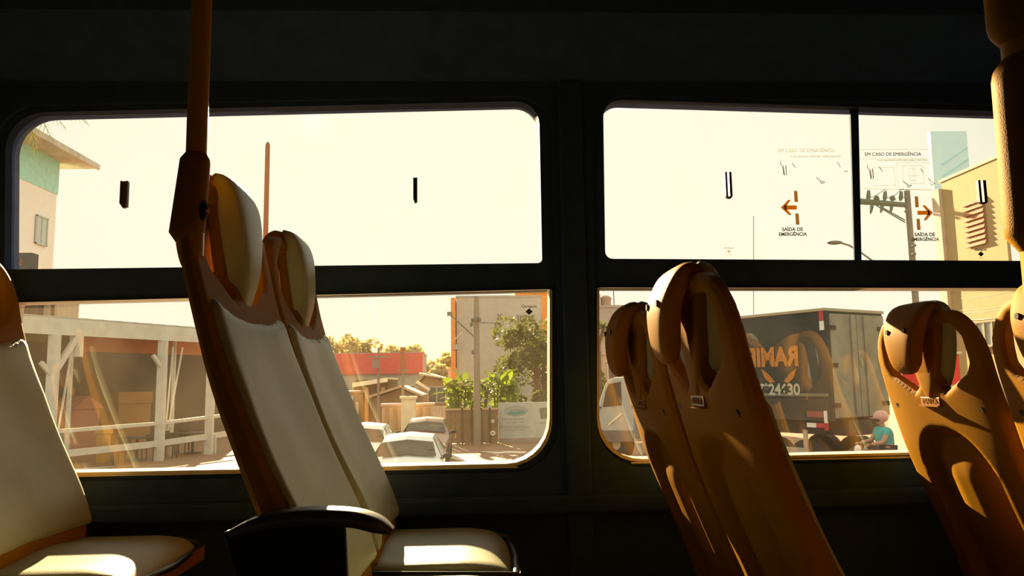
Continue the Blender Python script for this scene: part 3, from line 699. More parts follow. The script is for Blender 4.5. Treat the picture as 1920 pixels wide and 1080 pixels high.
# ---- middle distance seen through the left lower pane
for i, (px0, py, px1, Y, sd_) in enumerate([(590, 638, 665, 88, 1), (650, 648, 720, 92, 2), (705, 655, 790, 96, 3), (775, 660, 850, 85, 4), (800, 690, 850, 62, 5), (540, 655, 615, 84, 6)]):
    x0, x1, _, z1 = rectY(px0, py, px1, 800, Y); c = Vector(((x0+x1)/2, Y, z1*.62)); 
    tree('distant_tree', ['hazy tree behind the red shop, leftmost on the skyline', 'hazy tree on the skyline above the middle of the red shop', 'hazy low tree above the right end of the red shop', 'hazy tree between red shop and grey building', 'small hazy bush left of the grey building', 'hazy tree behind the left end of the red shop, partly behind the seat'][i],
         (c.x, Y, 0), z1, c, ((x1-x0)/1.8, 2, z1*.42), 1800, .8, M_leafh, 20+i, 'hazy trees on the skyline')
M_red = mk('red_fascia', (.60, .10, .095)); M_blueg = mk('blue_grey_wall', (.36, .40, .38)); M_tan2 = mk('tan_wall', (.52, .33, .16)); M_dk = mk('dark_shed', (.14, .09, .04)); M_roofw = mk('pale_roof_edge', (.95, .88, .70)); M_roofb = mk('tan_roof', (.55, .38, .20))
t, hw, z0, z1 = bldg('red_shop', 'long shop with a broad red fascia on the hazy skyline', 618, 665, 789, 70, M_blueg, dep=8, cat='shop')
x0, x1, za, zb2 = rectY(614, 664, 791, 700, 70); MB().box((-hw-.2, -.35, za), (hw+.2, -.02, zb2)).build('fascia', M_red, t)
for i in range(5): win(t, t.location.x-hw+.6+i*1.5, t.location.x-hw+1.6+i*1.5, .8, 2.2, 70, mull=1)
def gable(name, label, px0, pxr, px1, pyr, pye, Y, mw, mr, dep=5, cat='house'):
    x0, x1, ze_, _ = rectY(px0, pye, px1, pye, Y); zr = P(pxr, pyr, Y).z; xr = P(pxr, pyr, Y).x; c = (x0+x1)/2; ze_ = P(c, pye, Y).z if False else P((px0+px1)/2, pye, Y).z
    t = thing(name, label, cat, (c, Y, 0)); w_ = (x1-x0)/2; xr -= c
    MB().prism([(-w_+.15, 0, 0), (w_-.15, 0, 0), (w_-.15, 0, ze_), (xr, 0, zr-.08), (-w_+.15, 0, ze_)], (0, dep, 0)).build('walls', mw, t)
    for sg, xa in ((0, -w_), (1, w_)):
        d = Vector((xr-xa, 0, zr-ze_)); n_ = Vector((-d.z, 0, d.x)).normalized()*(.12 if xr > xa else -.12)
        MB().prism([(xa, -.3, ze_), (xr, -.3, zr), (xr+n_.x, -.3, zr+n_.z), (xa+n_.x, -.3, ze_+n_.z)], (0, dep+.6, 0)).build('roof_slope', mr, t)
    return t, w_, ze_
t, hw, z0, z1 = bldg('dark_shed', 'dark shed with a bright sloping roof edge below the red shop', 668, 716, 728, 44, M_dk, dep=5, cat='shed')
a, b = P(661, 722, 43.6), P(726, 712, 43.6); MB().prism([(a.x-t.location.x, -.5, a.z-.12), (b.x-t.location.x, -.5, b.z-.12), (b.x-t.location.x, -.5, b.z+.12), (a.x-t.location.x, -.5, a.z+.12)], (0, 6, 0)).build('roof_edge', M_roofw, t)
for i in range(3): MB().box((-hw+.5+i*.9, -.12, .0), (-hw+.7+i*.9, -.02, 2.2)).build('jamb', M_tan2, t)
t, hw, ze_ = gable('market_tent', 'tan canvas tent with a flat apex between the two thin poles', 694, 752, 792, 727, 745, 40, mk('canvas_shade', (.34, .2, .1)), mk('canvas', (.62, .42, .26)), dep=2.6, cat='tent')  # walls in darker canvas: shade under the roof put into the colour
t, hw, ze_ = gable('beige_house', 'beige house with a pale tiled roof left of the broadleaf plants', 779, 800, 862, 702, 722, 46, M_tan2, M_roofb, dep=6)
x0, x1, za, zb2 = rectY(789, 701, 834, 709, 45.6); 
for i in range(10): MB().ball((x0-t.location.x+(x1-x0)*i/9, -.4, zb2-(zb2-za)*i/9), (.10, .3, .09), 6, 4).build('ridge_tile', M_roofw, t)
a, b = P(781, 716, 45), P(806, 731, 45); MB().bar((a.x-t.location.x, -1, a.z), (b.x-t.location.x, -1, b.z), .3, .16).build('verge_board', M_roofw, t)
win(t, t.location.x-.6, t.location.x+.5, 1.2, 2.2, 46)
t, hw, z0, z1 = bldg('tan_house', 'low tan house with a faded blue awning just right of the front seats', 628, 738, 664, 40, M_tan2, dep=2.8, cat='house')
x0, x1, za, zb2 = rectY(630, 745, 662, 760, 39.6); MB().prism([(x0-t.location.x, -.1, zb2), (x1-t.location.x, -.1, zb2), (x1-t.location.x, -1.0, za), (x0-t.location.x, -1.0, za)], (0, 0, .05)).build('awning', mk('blue_awning', (.42, .42, .44)), t)
for i in range(3): MB().box((-hw+.15+i*.45, -.1, 0), (-hw+.3+i*.45, 0, 1.5)).build('shutter', M_cream, t)
# low shopfronts behind the cars
t, hw, z0, z1 = bldg('low_shopfront', 'low sunlit tan shopfront behind the cars, right of the dark shed', 716, 762, 812, 37, mk('peach_wall', (.72, .48, .30)), dep=.7, cat='shop')
for i in range(6): MB().box((-hw+.2+i*.38, -.08, 0), (-hw+.32+i*.38, 0, z1-.1)).build('pilaster', M_tan2, t)
t, hw, z0, z1 = bldg('wall_panel', 'bright cream wall panel behind the hatchback roof', 752, 748, 779, 36, mk('bright_cream', (.95, .85, .60)), dep=.3, cat='wall')
# utility poles
M_conc = mk('pole_concrete', (.30, .25, .19)); M_conc2 = mk('pole_concrete_grey', (.17, .17, .155)); M_orp = mk('pole_orange', (.42, .14, .05))
def upole(label, px, pyt, Y, wpx, m, extras=None, pyb=None):
    a = P(px, pyt, Y); r = wpx*Y/1450/2; t = thing('utility_pole', label, 'pole', (a.x, Y, 0))
    MB().tube([(0, 0, 0), (0, 0, a.z)], [r*1.15, r*.9], 12).build('shaft', m, t, smooth=50); return t, a.z, r
def rz_(t, px, py, Y): p = P(px, py, Y); return Vector((p.x-t.location.x, Y-t.location.y, p.z))
t, z, r = upole('orange-tinted street pole rising into the glare above the window seat', 502, 274, 25, 10, M_orp); MB().ball((0, 0, z), (r*.9, r*.9, .15), 8, 5).build('cap', M_orp, t)  # orange is the sun glare's tint put into the pole's colour
t, z, r = upole('thin hazy pole right of the dark shed, leftmost behind the cars', 710, 652, 34, 4.5, M_conc)
MB().box((-.25, -.2, z-.9), (.05, 0, z-.5)).build('junction_box', M_conc, t); MB().bar((-.5, 0, z-.4), (.5, 0, z-.4), .07).build('crossarm', M_conc, t)
t, z, r = upole('hazy pole with a rusty cap in front of the red shop', 755.5, 652, 38, 5.5, M_conc); MB().bar((0, 0, z-1.0), (0, 0, z+.02), .24, .2, up=(0, 1, 0)).build('transformer', M_orp, t); MB().bar((-.3, 0, z-1.1), (.3, 0, z-1.1), .08).build('crossarm', M_conc, t)
t, z, r = upole('big concrete pole in front of the grey building and the brown fence', 892.5, 556, 30, 12, M_conc)
MB().tube([rz_(t, 890, 632, 30), rz_(t, 868, 612, 30), rz_(t, 844, 590, 30)], .03, 6).build('lamp_arm', M_conc2, t); MB().box(tuple(rz_(t, 841, 592, 30)-Vector((.05, .1, 0))), tuple(rz_(t, 846, 585, 30)+Vector((.05, .1, 0)))).build('lamp', M_conc2, t)
for px, py in ((886, 600), (884, 608), (899, 599), (894, 598), (887, 660)): q = rz_(t, px, py, 29.8); MB().ball(q, (.07, .07, .10), 6, 5).build('insulator', M_conc2, t)
MB().tube([rz_(t, 893, 605, 30), rz_(t, 940, 606, 33)], .02, 5).build('cable', M_conc2, t); MB().tube([rz_(t, 868, 623, 30), rz_(t, 853, 636, 36)], .015, 5).build('cable', M_conc2, t)
# brown fence with boards
fn = thing('fence', 'brown board fence with pale end boards behind the big concrete pole', 'fence', (P(812, 825, 31).x, 31, 0))
M_fb = mk('fence_brown', (.27, .17, .085), nscale=5); M_fp = mk('fence_pale', (.66, .50, .38), nscale=5)
pxs = [812, 818, 824, 829, 836, 845, 854, 866, 868, 884, 886, 902, 904, 918, 920, 935]
for i in range(len(pxs)-1):
    a = P(pxs[i]+.35, 825, 31).x-fn.location.x; b = P(pxs[i+1]-.35, 825, 31).x-fn.location.x; top = P(pxs[i], 766 if pxs[i] > 830 else 762, 31).z
    if pxs[i+1]-pxs[i] <= 2: MB().box((a-.02, -.06, 0), (b+.02, .06, top+.03)).build('fence_post', M_dk, fn)
    else: MB().box((a, -.02+.02*(i % 2), .03), (b, .03+.02*(i % 2), top)).build('board', M_fp if pxs[i] < 836 else M_fb, fn)
a = P(834, 765, 31).x-fn.location.x; b = P(935, 765, 31).x-fn.location.x; zz = P(880, 767, 31).z
MB().box((a, -.06, zz-.04), (b, -.02, zz+.04)).build('top_rail', mk('fence_rail', (.55, .40, .24)), fn)
for px, py, s in ((924, 790, .07), (924, 812, .1)):
    q = P(px, py, 30.9); MB().tube([(q.x-fn.location.x, -.1, q.z), (q.x-fn.location.x, -.04, q.z)], s, 14).build('round_notice', M_roofw, fn); MB().tube([(q.x-fn.location.x, -.11, q.z), (q.x-fn.location.x, -.06, q.z)], s*.4, 10).build('notice_centre', M_fb, fn)
# pale sign wall
x0, x1, z0, z1 = rectY(934, 755, 1060, 825, 31.3); sw = thing('sign_wall', 'pale wall with a teal oval emblem and grey lettering at the lower right of the left pane', 'wall', (x0, 31.3, 0))
M_sgn = mk('sign_wall_paint', (.50, .53, .50), noise=.18); MB().box((0, 0, 0), (x1-x0, .2, z1)).build('slab', M_sgn, sw, bevel=.01)
MB().box((0, -.01, 0), (x1-x0, 0, .16)).build('plinth', mk('plinth', (.34, .28, .24)), sw)
o = rz_(sw, 967.5, 771, 31.3); M_teal = mat('teal_print', (.08, .30, .28), .6); M_oval = mat('oval_print', (.34, .40, .38), .6); M_gr = mat('grey_print', (.24, .26, .24), .6)
MB().prism([(o.x+.46*math.cos(k_*math.pi/12), -.008, o.z+.20*math.sin(k_*math.pi/12)) for k_ in range(24)], (0, .006, 0)).build('emblem_rim', M_gr, sw)
MB().prism([(o.x+.44*math.cos(k_*math.pi/12), -.012, o.z+.18*math.sin(k_*math.pi/12)) for k_ in range(24)], (0, .006, 0)).build('emblem', M_oval, sw)
MB().prism([(o.x-.36, -.016, o.z-.03), (o.x+.38, -.016, o.z+.0), (o.x+.30, -.016, o.z-.10), (o.x-.05, -.016, o.z-.15), (o.x-.28, -.016, o.z-.11)], (0, .006, 0)).build('emblem_band', M_teal, sw)
text('JARDINS', .11, M_gr, sw, (o.x+.05, -.018, o.z+.03), sx=1.4, bold=.004)
for px, py, s_, tx in ((962, 786, .10, 'CASA DE REPOUSO'), (965, 792, .09, 'Fone  3222 - 3420'), (965, 801, .12, 'RUA JOSÉ BONIFÁCIO'), (963, 806, .10, 'CENTRO  Nº 1420'), (1017, 793, .08, 'VENDAS')):
    q = rz_(sw, px, py, 31.3); text(tx, s_, M_gr, sw, (q.x, -.006, q.z))
x0b, x1b, z0b, z1b = rectY(1011, 764, 1050, 784, 31.3); MB().prism([(x0b-x0, -.02, z1b-.03), (x0b-x0+.06, -.02, z0b), (x1b-x0, -.02, z0b+.05), (x1b-x0, -.02, z1b+.05)], (0, .015, 0)).build('picture_panel', mk('picture_green', (.17, .21, .15), noise=.4, nscale=9), sw)
# grey apartment block with an orange tower
t, hw, z0, z1 = bldg('grey_block', 'tall pale grey apartment block with an orange corner strip', 856, 558, 1019, 55, mk('grey_render', (.50, .47, .42), noise=.1), dep=12)
c = t.location
x0, x1, za, zb2 = rectY(845, 558, 855, 760, 54.6); MB().box((x0-c.x, -.3, 0), (x1-c.x, 3, zb2)).build('orange_strip', mk('orange_render', (.80, .28, .06)), t)
MB().box((P(840, 690, 54.8).x-c.x, -.2, 0), (-hw, 4, P(842, 690, 54.8).z)).build('side_annex', mk('pink_render', (.72, .50, .42)), t)
for (a_, b_, c_, d_, m_) in ((932.5, 589, 941, 599, 0), (969, 591, 984, 612, 1), (986, 591, 1001, 612, 1)):
    x0, x1, za, zb2 = rectY(a_, b_, c_, d_, 55); win(t, x0, x1, za, zb2, 55, mull=m_+1, fm=mk('win_trim', (.42, .38, .30)))
for (a_, b_, c_, d_) in ((852, 644, 857, 657),): x0, x1, za, zb2 = rectY(a_, b_, c_, d_, 54.4); win(t, x0, x1, za, zb2, 54.4, mull=0)
t, hw, z0, z1 = bldg('orange_block', 'bright orange block rising behind the grey block at the upper right', 965, 522, 1075, 68, mk('orange_wall', (.85, .30, .03)), dep=8)
# big tree and broadleaf plants
b0 = P(1026, 800, 36); c0 = P(985, 668, 36)
tree('leafy_tree', 'large dark leafy tree in front of the grey block', (b0.x, 36, 0), 5, (c0.x+.2, 36, c0.z), (1.65, 1.3, 1.75), 4200, .24, M_leafd, 4)
b0 = P(1020, 700, 37); tree('dark_tree', 'darker tree directly behind the leafy tree, at the pane edge', (b0.x+.5, 38, 0), 5, (b0.x+.3, 38, b0.z+.2), (1.0, 1.0, 2.0), 1800, .25, mat('leaf_shade', (.10, .09, .03), .6), 9)
def broadleaf(label, px, py, Y, n, L, seed, m):
    rs = random.Random(seed); a = P(px, py, Y); t = thing('broadleaf_plant', label, 'plant', (a.x, Y, 0), 'broadleaf plants behind the fence')
    for s_ in range(3): MB().tube([(rs.uniform(-.15, .15), 0, 0), (rs.uniform(-.3, .3), 0, a.z-.3)], [.06, .04], 6).build('stem', m, t)
    for i in range(n):
        az = rs.uniform(0, 6.28); el = rs.uniform(.2, 1.3); d = Vector((math.cos(az)*math.cos(el), math.sin(az)*math.cos(el), math.sin(el))); side = d.cross(Vector((0, 0, 1))).normalized(); o = Vector((rs.uniform(-.35, .35), rs.uniform(-.2, .2), a.z-rs.uniform(.1, .9)))
        l = L*rs.uniform(.6, 1.1); w_ = l*.16; vs = []; fs = []
        for k_ in range(6):
            s = k_/5; c = o+d*l*s-Vector((0, 0, .35*l*s*s)); ww = w_*math.sin(math.pi*(s*.9+.08)); vs += [c-side*ww+Vector((0, 0, ww*.3)), c, c+side*ww+Vector((0, 0, ww*.3))]
        for k_ in range(5): q = k_*3; fs += [(q, q+1, q+4, q+3), (q+1, q+2, q+5, q+4)]
        MB().add(vs, fs).build('leaf', m, t, smooth=60)
for i, (px, py, Y, n, L) in enumerate([(850, 722, 32.5, 20, 1.0), (868, 712, 32.7, 22, 1.1), (905, 712, 33, 22, 1.1), (930, 708, 33.2, 24, 1.1), (952, 712, 33, 20, 1.0), (884, 725, 32.6, 18, .9)]):
    broadleaf(['leftmost green broadleaf plant above the fence', 'broadleaf plant above the fence just left of the concrete pole', 'broadleaf plant above the fence just right of the concrete pole', 'tallest broadleaf plant, with pale blossoms, left of the leafy tree', 'broadleaf plant behind the left end of the sign wall', 'broadleaf plant right behind the concrete pole'][i], px, py, Y, n, L, 30+i, M_leafg)
for i, (a_, b_, c_, Y) in enumerate([(836, 722, 905, 34), (900, 715, 975, 34.5), (950, 728, 1040, 35)]): lump_shrub('hedge_bush', ['dense bush behind the left half of the brown fence', 'dense bush behind the right half of the brown fence', 'dark bush behind the sign wall'][i], a_, b_, c_, Y, M_leafd if i == 2 else M_leafg, 40+i, 1100, .28)

# ---- cars
M_carw = mat('car_white', (.80, .82, .78), .22, coat=.6); M_card = mat('car_dark', (.07, .045, .035), .25, coat=.5); M_cg = mat('car_glass', (.10, .085, .065), .15, spec=.25, noise=.5, nscale=2); M_tyre = mat('tyre', (.02, .02, .02), .8)
def car(name, label, px, Y, m, rz=0, sc=1.0, cut=False):
    a = P(px, 800, Y); t = thing(name, label, 'car', (a.x, Y, 0), rz=rz); 
    st = [(0, .60, .50, .50, .50), (.06, .70, .62, .60, .66), (.5, .78, .76, .62, .82), (1.0, .80, .88, .66, .93), (1.62, .80, .92, .56, 1.34), (2.5, .80, .94, .56, 1.38), (3.3, .79, .94, .54, 1.30), (3.7, .74, .85, .60, .92), (3.75, .70, .5, .55, .52)]
    b = MB(); n = 9; vs = []
    for (y, wb, zb_, wr, zr) in st:
        r = [(-wb*.93, .22), (-wb, .45), (-wb, zb_), (-wr, zr-.03), (0, zr+.03), (wr, zr-.03), (wb, zb_), (wb, .45), (wb*.93, .22)]
        vs += [Vector((x*sc, y*sc, z*sc)) for x, z in r]
    fs = [(i*n+j, i*n+j+1, (i+1)*n+j+1, (i+1)*n+j) for i in range(len(st)-1) for j in range(n-1)]
    fs += [tuple(range(n)), tuple(reversed([(len(st)-1)*n+j for j in range(n)]))]
    b.add(vs, [tuple(reversed(f)) for f in fs]); body = b.build('body', m, t, smooth=35)
    def q(i, j, lift=.012):
        return vs[i*n+j]+Vector((0, -lift, lift))
    A_, B_, C_, D_ = q(3, 3), q(3, 5), q(4, 5), q(4, 3)
    def mixq(a, b, s): return a*(1-s)+b*s
    top = .78; ws = MB(); L0 = mixq(A_, B_, .0)+Vector((-.02, 0, .03)); R0_ = B_+Vector((.02, 0, .03)); L1 = mixq(A_, D_, top); R1 = mixq(B_, C_, top); M0 = (L0+R0_)/2+Vector((0, -.02, .055)); M1 = (L1+R1)/2+Vector((0, -.01, .055))
    ws.add([L0, M0, R0_, R1, M1, L1], [(0, 1, 4, 5), (1, 2, 3, 4)]).build('windscreen', M_cg, t, smooth=60)
    for sg, j0, j1 in ((-1, 2, 3), (1, 6, 5)):
        pts = [vs[3*n+j0], vs[6*n+j0], vs[6*n+j1], vs[4*n+j1]]; pts = [p+Vector((sg*.014, 0, 0)) for p in pts]; c = sum(pts, Vector())/4; pts = [c+(p-c)*.88 for p in pts]
        MB().add(pts, [(0, 1, 2, 3)]).build('side_window', M_cg, t)
        mr = MB().ball((sg*.93*sc, .98*sc, .95*sc), (.10, .05, .065), 10, 6).bar((sg*.78*sc, 1.0*sc, .9*sc), (sg*.9*sc, .98*sc, .93*sc), .04); mr.build('wing_mirror', M_tyre, t, smooth=50)
        MB().ball((sg*.56*sc, .06, .58*sc), (.15, .05, .075), 10, 6).build('headlamp', mat('lamp_glass', (.6, .6, .55), .1), t, smooth=50)
        for y in (.68, 3.05): MB().tube([(sg*.62*sc, y*sc, .29), (sg*.80*sc, y*sc, .29)], .29, 16).build('wheel', M_tyre, t, smooth=40)
    MB().box((-.3*sc, -.02, .48), (.3*sc, .04, .58)).build('grille', M_tyre, t); MB().box((-.2*sc, -.035, .34), (.2*sc, -.01, .44)).build('number_plate', M_cream, t)
    MB().ball((0, 1.5*sc, 1.22*sc), (.12, .02, .03), 8, 4).build('inner_mirror', M_card, t)
    for sg in (-1, 1): MB().tube([(sg*.3-.1, 1.06*sc, 1.0*sc), (sg*.3+.28, 1.2*sc, 1.09*sc)], .008, 5).build('wiper', M_tyre, t)
    return t
car('hatchback', 'white hatchback with a dark wing mirror facing the bus', 753, 15.6, M_carw, rz=.0, sc=.93)
car('white_car', 'white car behind the hatchback, half hidden by the seats', 664, 19.8, M_carw, sc=.95)
car('dark_car', 'dark car with a bright roof line behind the hatchback, by the fence', 794, 23.5, mat('car_brown', (.30, .16, .10), .25, coat=.4), sc=.93)

# ---- box truck
cn = Vector((P(1552, 700, 17.3).x, 17.3, 0)); ang = math.atan2(.87, -.5); fd = Vector((math.cos(ang), math.sin(ang), 0)); rd = Vector((fd.y, -fd.x, 0))
tk = thing('box_truck', 'dark box truck with orange lettering and grey-green rear doors', 'truck', cn, rz=ang)   # local +x forward, +y to the left; side facing us is +y
TW = 2.25; zT = P(1552, 581, 17.3).z; zB_ = P(1552, 790, 17.3).z
def trk(px, py):        # pixel to the near side plane of the truck: local (x, z)
    r = ray(px, py); o = EYE-cn; nrm = Vector((-fd.y, fd.x, 0)); s = -(o.x*nrm.x+o.y*nrm.y)/(r.x*nrm.x+r.y*nrm.y); q = o+r*s; return q.x*fd.x+q.y*fd.y, q.z
TL = trk(1196, 700)[0]
M_tside = mat('truck_side', (.030, .046, .048), .5, spec=.2, noise=.25, nscale=1.2); M_tdoor = mat('truck_door', (.27, .28, .22), .45, noise=.35, nscale=1.8); M_trim = mk('truck_rim', (.42, .38, .28)); M_tdk = mat('truck_chassis', (.03, .028, .025), .6, noise=.3, nscale=5)
# the body lies at y from -TW to 0 ; the near side is y=0 because rd points right
MB().box((0, -TW, zB_+.02), (TL, 0, zT)).build('cargo_box', M_tside, tk, bevel=.015)
for zz in (zT-.02,): MB().box((-.03, -TW-.04, zz), (TL+.03, .04, zz+.07)).build('roof_rim', M_trim, tk, bevel=.01)
MB().box((-.02, .0, zB_+.55), (TL, .012, zB_+.62)).build('side_moulding', mk('moulding', (.17, .18, .14)), tk)
MB().box((0.0, .0, zB_), (TL, .015, zB_+.5)).build('skirt', mat('truck_skirt', (.042, .040, .028), .5, noise=.3, nscale=3), tk)
for i, (y0, y1) in enumerate(((-TW+.03, -TW/2-.01), (-TW/2+.01, -.03))):
    dd = MB().box((-.05, y0, zB_+.06), (0, y1, zT-.08)).build('rear_door', M_tdoor, tk, bevel=.01)
    for zz in (zB_+.35, (zB_+zT)/2, zT-.4):
        yh = y0+.02 if i == 0 else y1-.28; MB().box((-.075, yh, zz-.05), (-.045, yh+.26, zz+.05)).build('hinge', M_tdk, dd)
    MB().tube([(-.08, (y0+y1)/2+(.3 if i == 0 else -.3), zB_+.08), (-.08, (y0+y1)/2+(.3 if i == 0 else -.3), zT-.1)], .018, 8).build('lock_rod', M_tdoor, dd)
MB().box((-.06, -.10, zB_), (-.0, 0.02, zT-.02)).build('corner_post', M_tside, tk)
def sidetext(s, size, m, x, z, mirror=False, sx=1.0, bold=0):
    o = text(s, size, m, tk, (x, .016, z), rot=(math.pi/2, 0, math.pi), sx=(-sx if mirror else sx), bold=bold); return o
M_tor = mat('truck_orange', (.48, .19, .03), .5, noise=.25, nscale=6); M_tno = mat('truck_number', (.42, .44, .34), .5)
xa, za = trk(1505, 668); xb2, zb2 = trk(1398, 674); 
sidetext('RAMIF', .62, M_tor, (xa+xb2)/2, (za+zb2)/2, True, sx=abs(xb2-xa)/1.95, bold=.03)
u0, v0 = trk(1428, 700); u1, v1 = trk(1495, 696); um = (u0+u1)/2; vm = trk(1462, 708)[1]
sm = MB()
for sgn, ue, uc in ((1, u0, um), (-1, u1, um)):
    d_ = (uc-ue); sm.prism([(ue, .004, v0+.12), (ue+d_*.45, .004, v0-.04), (ue+d_*.75, .004, vm-.10), (ue+d_*.5, .004, vm-.13), (ue+d_*.2, .004, vm-.02)], (0, .012, 0))
sm.build('swoosh', M_tor, tk)
xn, zn = trk(1505, 729); xm, zm = trk(1396, 733); sidetext('3098-3093  7*24630', .36, M_tno, xn+(xm-xn)*.90, (zn+zm)/2, False, sx=1.0, bold=.012)
M_rr = mat('marker_red', (.45, .03, .03), .5); M_rw = mat('marker_white', (.75, .74, .68), .5)
x, z = trk(1541, 601); MB().box((x-.06, 0, z), (x+.06, .02, z+.28)).build('marker', M_rr, tk, label='red marker tape'); MB().box((x-.06, 0, z-.22), (x+.06, .02, z-.01)).build('marker', M_rw, tk, label='white marker tape')
x0, z0 = trk(1514, 772); x1, z1 = trk(1549, 772); MB().box((x1, 0, z0-.12), (x0, .03, z0+.02)).build('marker', mat('marker_dull', (.28, .08, .06), .6), tk, label='dull red strip')
x, z = trk(1549, 772); MB().box((x-.04, 0, z-.25), (x+.04, .035, z+.02)).build('marker', M_rw, tk, label='white corner strip'); MB().box((x-.04, 0, z-.42), (x+.04, .035, z-.25)).build('marker', M_rr, tk, label='red corner strip')
x2, z2 = trk(1525, 797); MB().box((x, 0, z2-.05), (x2-.1, .035, z2+.05)).build('marker', M_rr, tk, label='red lower strip'); MB().box((x2-.1, 0, z2-.05), (x2+.15, .035, z2+.05)).build('marker', M_rw, tk, label='white lower strip')
# underrun guard, wheels, chassis, cab
gx0, gz0 = trk(1445, 840); gx1, _ = trk(1516, 840); gz1 = trk(1480, 806)[1]
g = MB().box((gx1, -.03, gz0-.06), (gx0, .03, gz0+.06)); g.build('underrun_rail', M_trim, tk, label='pale side guard rail')
for px in (1457, 1511): x, _ = trk(px, 830); MB().box((x-.05, -.03, gz0+.06), (x+.05, .02, gz1+.02)).build('guard_post', M_trim, tk, label='pale guard post')
MB().box((-.1, -TW+.5, zB_-.35), (TL+1.6, -.5, zB_)).build('chassis', M_tdk, tk)
for x in (.75, 1.7, trk(1152, 820)[0]):
    for y0 in (-TW+.05, -.38): w_ = MB().tube([(x, y0, .48), (x, y0+.3, .48)], .48, 20).build('wheel', M_tyre, tk, smooth=40); MB().tube([(x, y0-.01, .48), (x, y0+.31, .48)], .2, 12).build('hub', M_trim, w_)
MB().box((-.12, -TW+.1, .55), (-.02, -.1, .72)).build('rear_bumper', M_tdk, tk); MB().box((-.14, -TW+.2, .57), (-.1, -TW+.7, .68)).build('tail_lamp', M_rr, tk); MB().box((-.14, -.7, .57), (-.1, -.2, .68)).build('tail_lamp', M_rr, tk)
def cq(px, py, y=0.0): x, z = trk(px, py); return (x, y, z)
M_cabw = mk('cab_white', (.46, .48, .44)); M_cabg = mat('cab_glass', (.10, .07, .04), .1)
cb = MB().prism([cq(1120, 822), cq(1120, 775), cq(1124, 750), cq(1133, 722), cq(1139, 713), cq(1150, 708), cq(1188, 705), cq(1188, 822)], (0, -TW, 0)).build('cab', M_cabw, tk, bevel=.04, label='white driver cab')
MB().prism([cq(1131, 763), cq(1136, 735), cq(1142, 720), cq(1164, 716), cq(1166, 760)], (0, .02, 0)).build('side_window', M_cabg, cb)
a_ = [Vector(cq(1121, 767)), Vector(cq(1126, 748)), Vector(cq(1134, 724))]
MB().prism([a_[0]+Vector((.03, -.08, 0)), a_[1]+Vector((.03, -.08, 0)), a_[2]+Vector((.03, -.08, 0)), a_[2]+Vector((-.02, -.08, 0)), a_[0]+Vector((-.02, -.08, 0))], (0, -TW+.16, 0)).build('windscreen', M_cabg, cb)
m_ = Vector(cq(1128, 764)); MB().bar(m_, m_+Vector((.25, .12, 0)), .04).box(tuple(m_+Vector((.15, .08, -.2))), tuple(m_+Vector((.27, .2, .1)))).build('door_mirror', M_tdk, cb)
MB().prism([cq(1119, 828), cq(1188, 828), cq(1188, 807), cq(1119, 807)], (0, .03, 0)).build('lower_panel', mk('bumper_grey', (.18, .16, .14)), cb)
MB().bar(Vector(cq(1142, 796, .012)), Vector(cq(1166, 776, .012)), .03, .04).build('door_stripe', M_roofw, cb)
l_ = Vector(cq(1123, 796)); MB().box(tuple(l_+Vector((-.08, -.02, -.07))), tuple(l_+Vector((.08, .03, .07)))).build('side_lamp', mat('amber_lamp', (.6, .12, .02), .3), cb)

# ---- right-hand street: cab, house, palm, poles, yellow building, rider
t, hw, z0, z1 = bldg('pink_house', 'pinkish grey two-storey house behind the palm in the right window', 1090, 577, 1200, 42, mk('pink_grey', (.52, .42, .36)), dep=8, cat='house')
for zz in (z1-.9, z1-2.6): MB().box((-hw, -.05, zz-.03), (hw, 0, zz+.03)).build('string_course', mk('course', (.36, .3, .25)), t)
q = P(1143, 560, 42); x = q.x-t.location.x; MB().tube([(x, 1.5, z1+.1), (x, 1.5, z1+.65)], [.32, .36], 14).build('water_tank', mk('tank', (.45, .30, .22)), t, smooth=50); MB().tube([(x, 1.5, z1+.65), (x, 1.5, z1+.8)], [.4, .2], 14).build('tank_lid', MATS['tank'], t)
q = P(1125, 560, 42); x = q.x-t.location.x; MB().box((x-.25, 1, z1+.1), (x+.2, 1.4, z1+.85)).build('chimney', mk('chimney', (.6, .46, .36)), t); MB().tube([(P(1154, 560, 42).x-t.location.x, .5, z1), (P(1154, 560, 42).x-t.location.x, .5, z1+1.5)], .025, 5).build('aerial', M_tdk, t)
win(t, t.location.x-.2, t.location.x+.9, z1-4.2, z1-3.0, 42)
q = P(1131, 614, 30); pm = thing('dracaena_palm', 'small spiky palm by the pinkish house, against the dark pillar', 'tree', (P(1124, 700, 30).x, 30, 0)); ox = q.x-pm.location.x
MB().tube([(0, 0, 0), (0, 0, q.z-.7), (ox, 0, q.z)], [.10, .07, .06], 7).build('trunk', M_bark, pm, smooth=60)
rs = random.Random(9)
for i in range(46):
    d = Vector((rs.gauss(0, 1), rs.gauss(0, 1), rs.gauss(.1, .9))).normalized(); sd_ = d.cross(Vector((0, 0, 1))).normalized()*.03; o_ = Vector((ox, 0, q.z)); l = rs.uniform(.4, .62)
    MB().add([o_-sd_, o_+sd_, o_+d*l*.6+sd_*.8, o_+d*l-Vector((0, 0, .08)), o_+d*l*.6-sd_*.8], [(0, 1, 2, 3, 4)]).build('leaf', M_palm, pm)
lump_shrub('garden_shrub', 'loose shrub below the spiky palm, above the white cab', 1112, 680, 1136, 31, M_palm, 77, 500, .22)
lump_shrub('dark_hedge', 'dark hedge on the verge below the spiky palm', 1095, 712, 1145, 33, mat('leaf_shade', (.10, .09, .03), .6), 78, 900, .3)

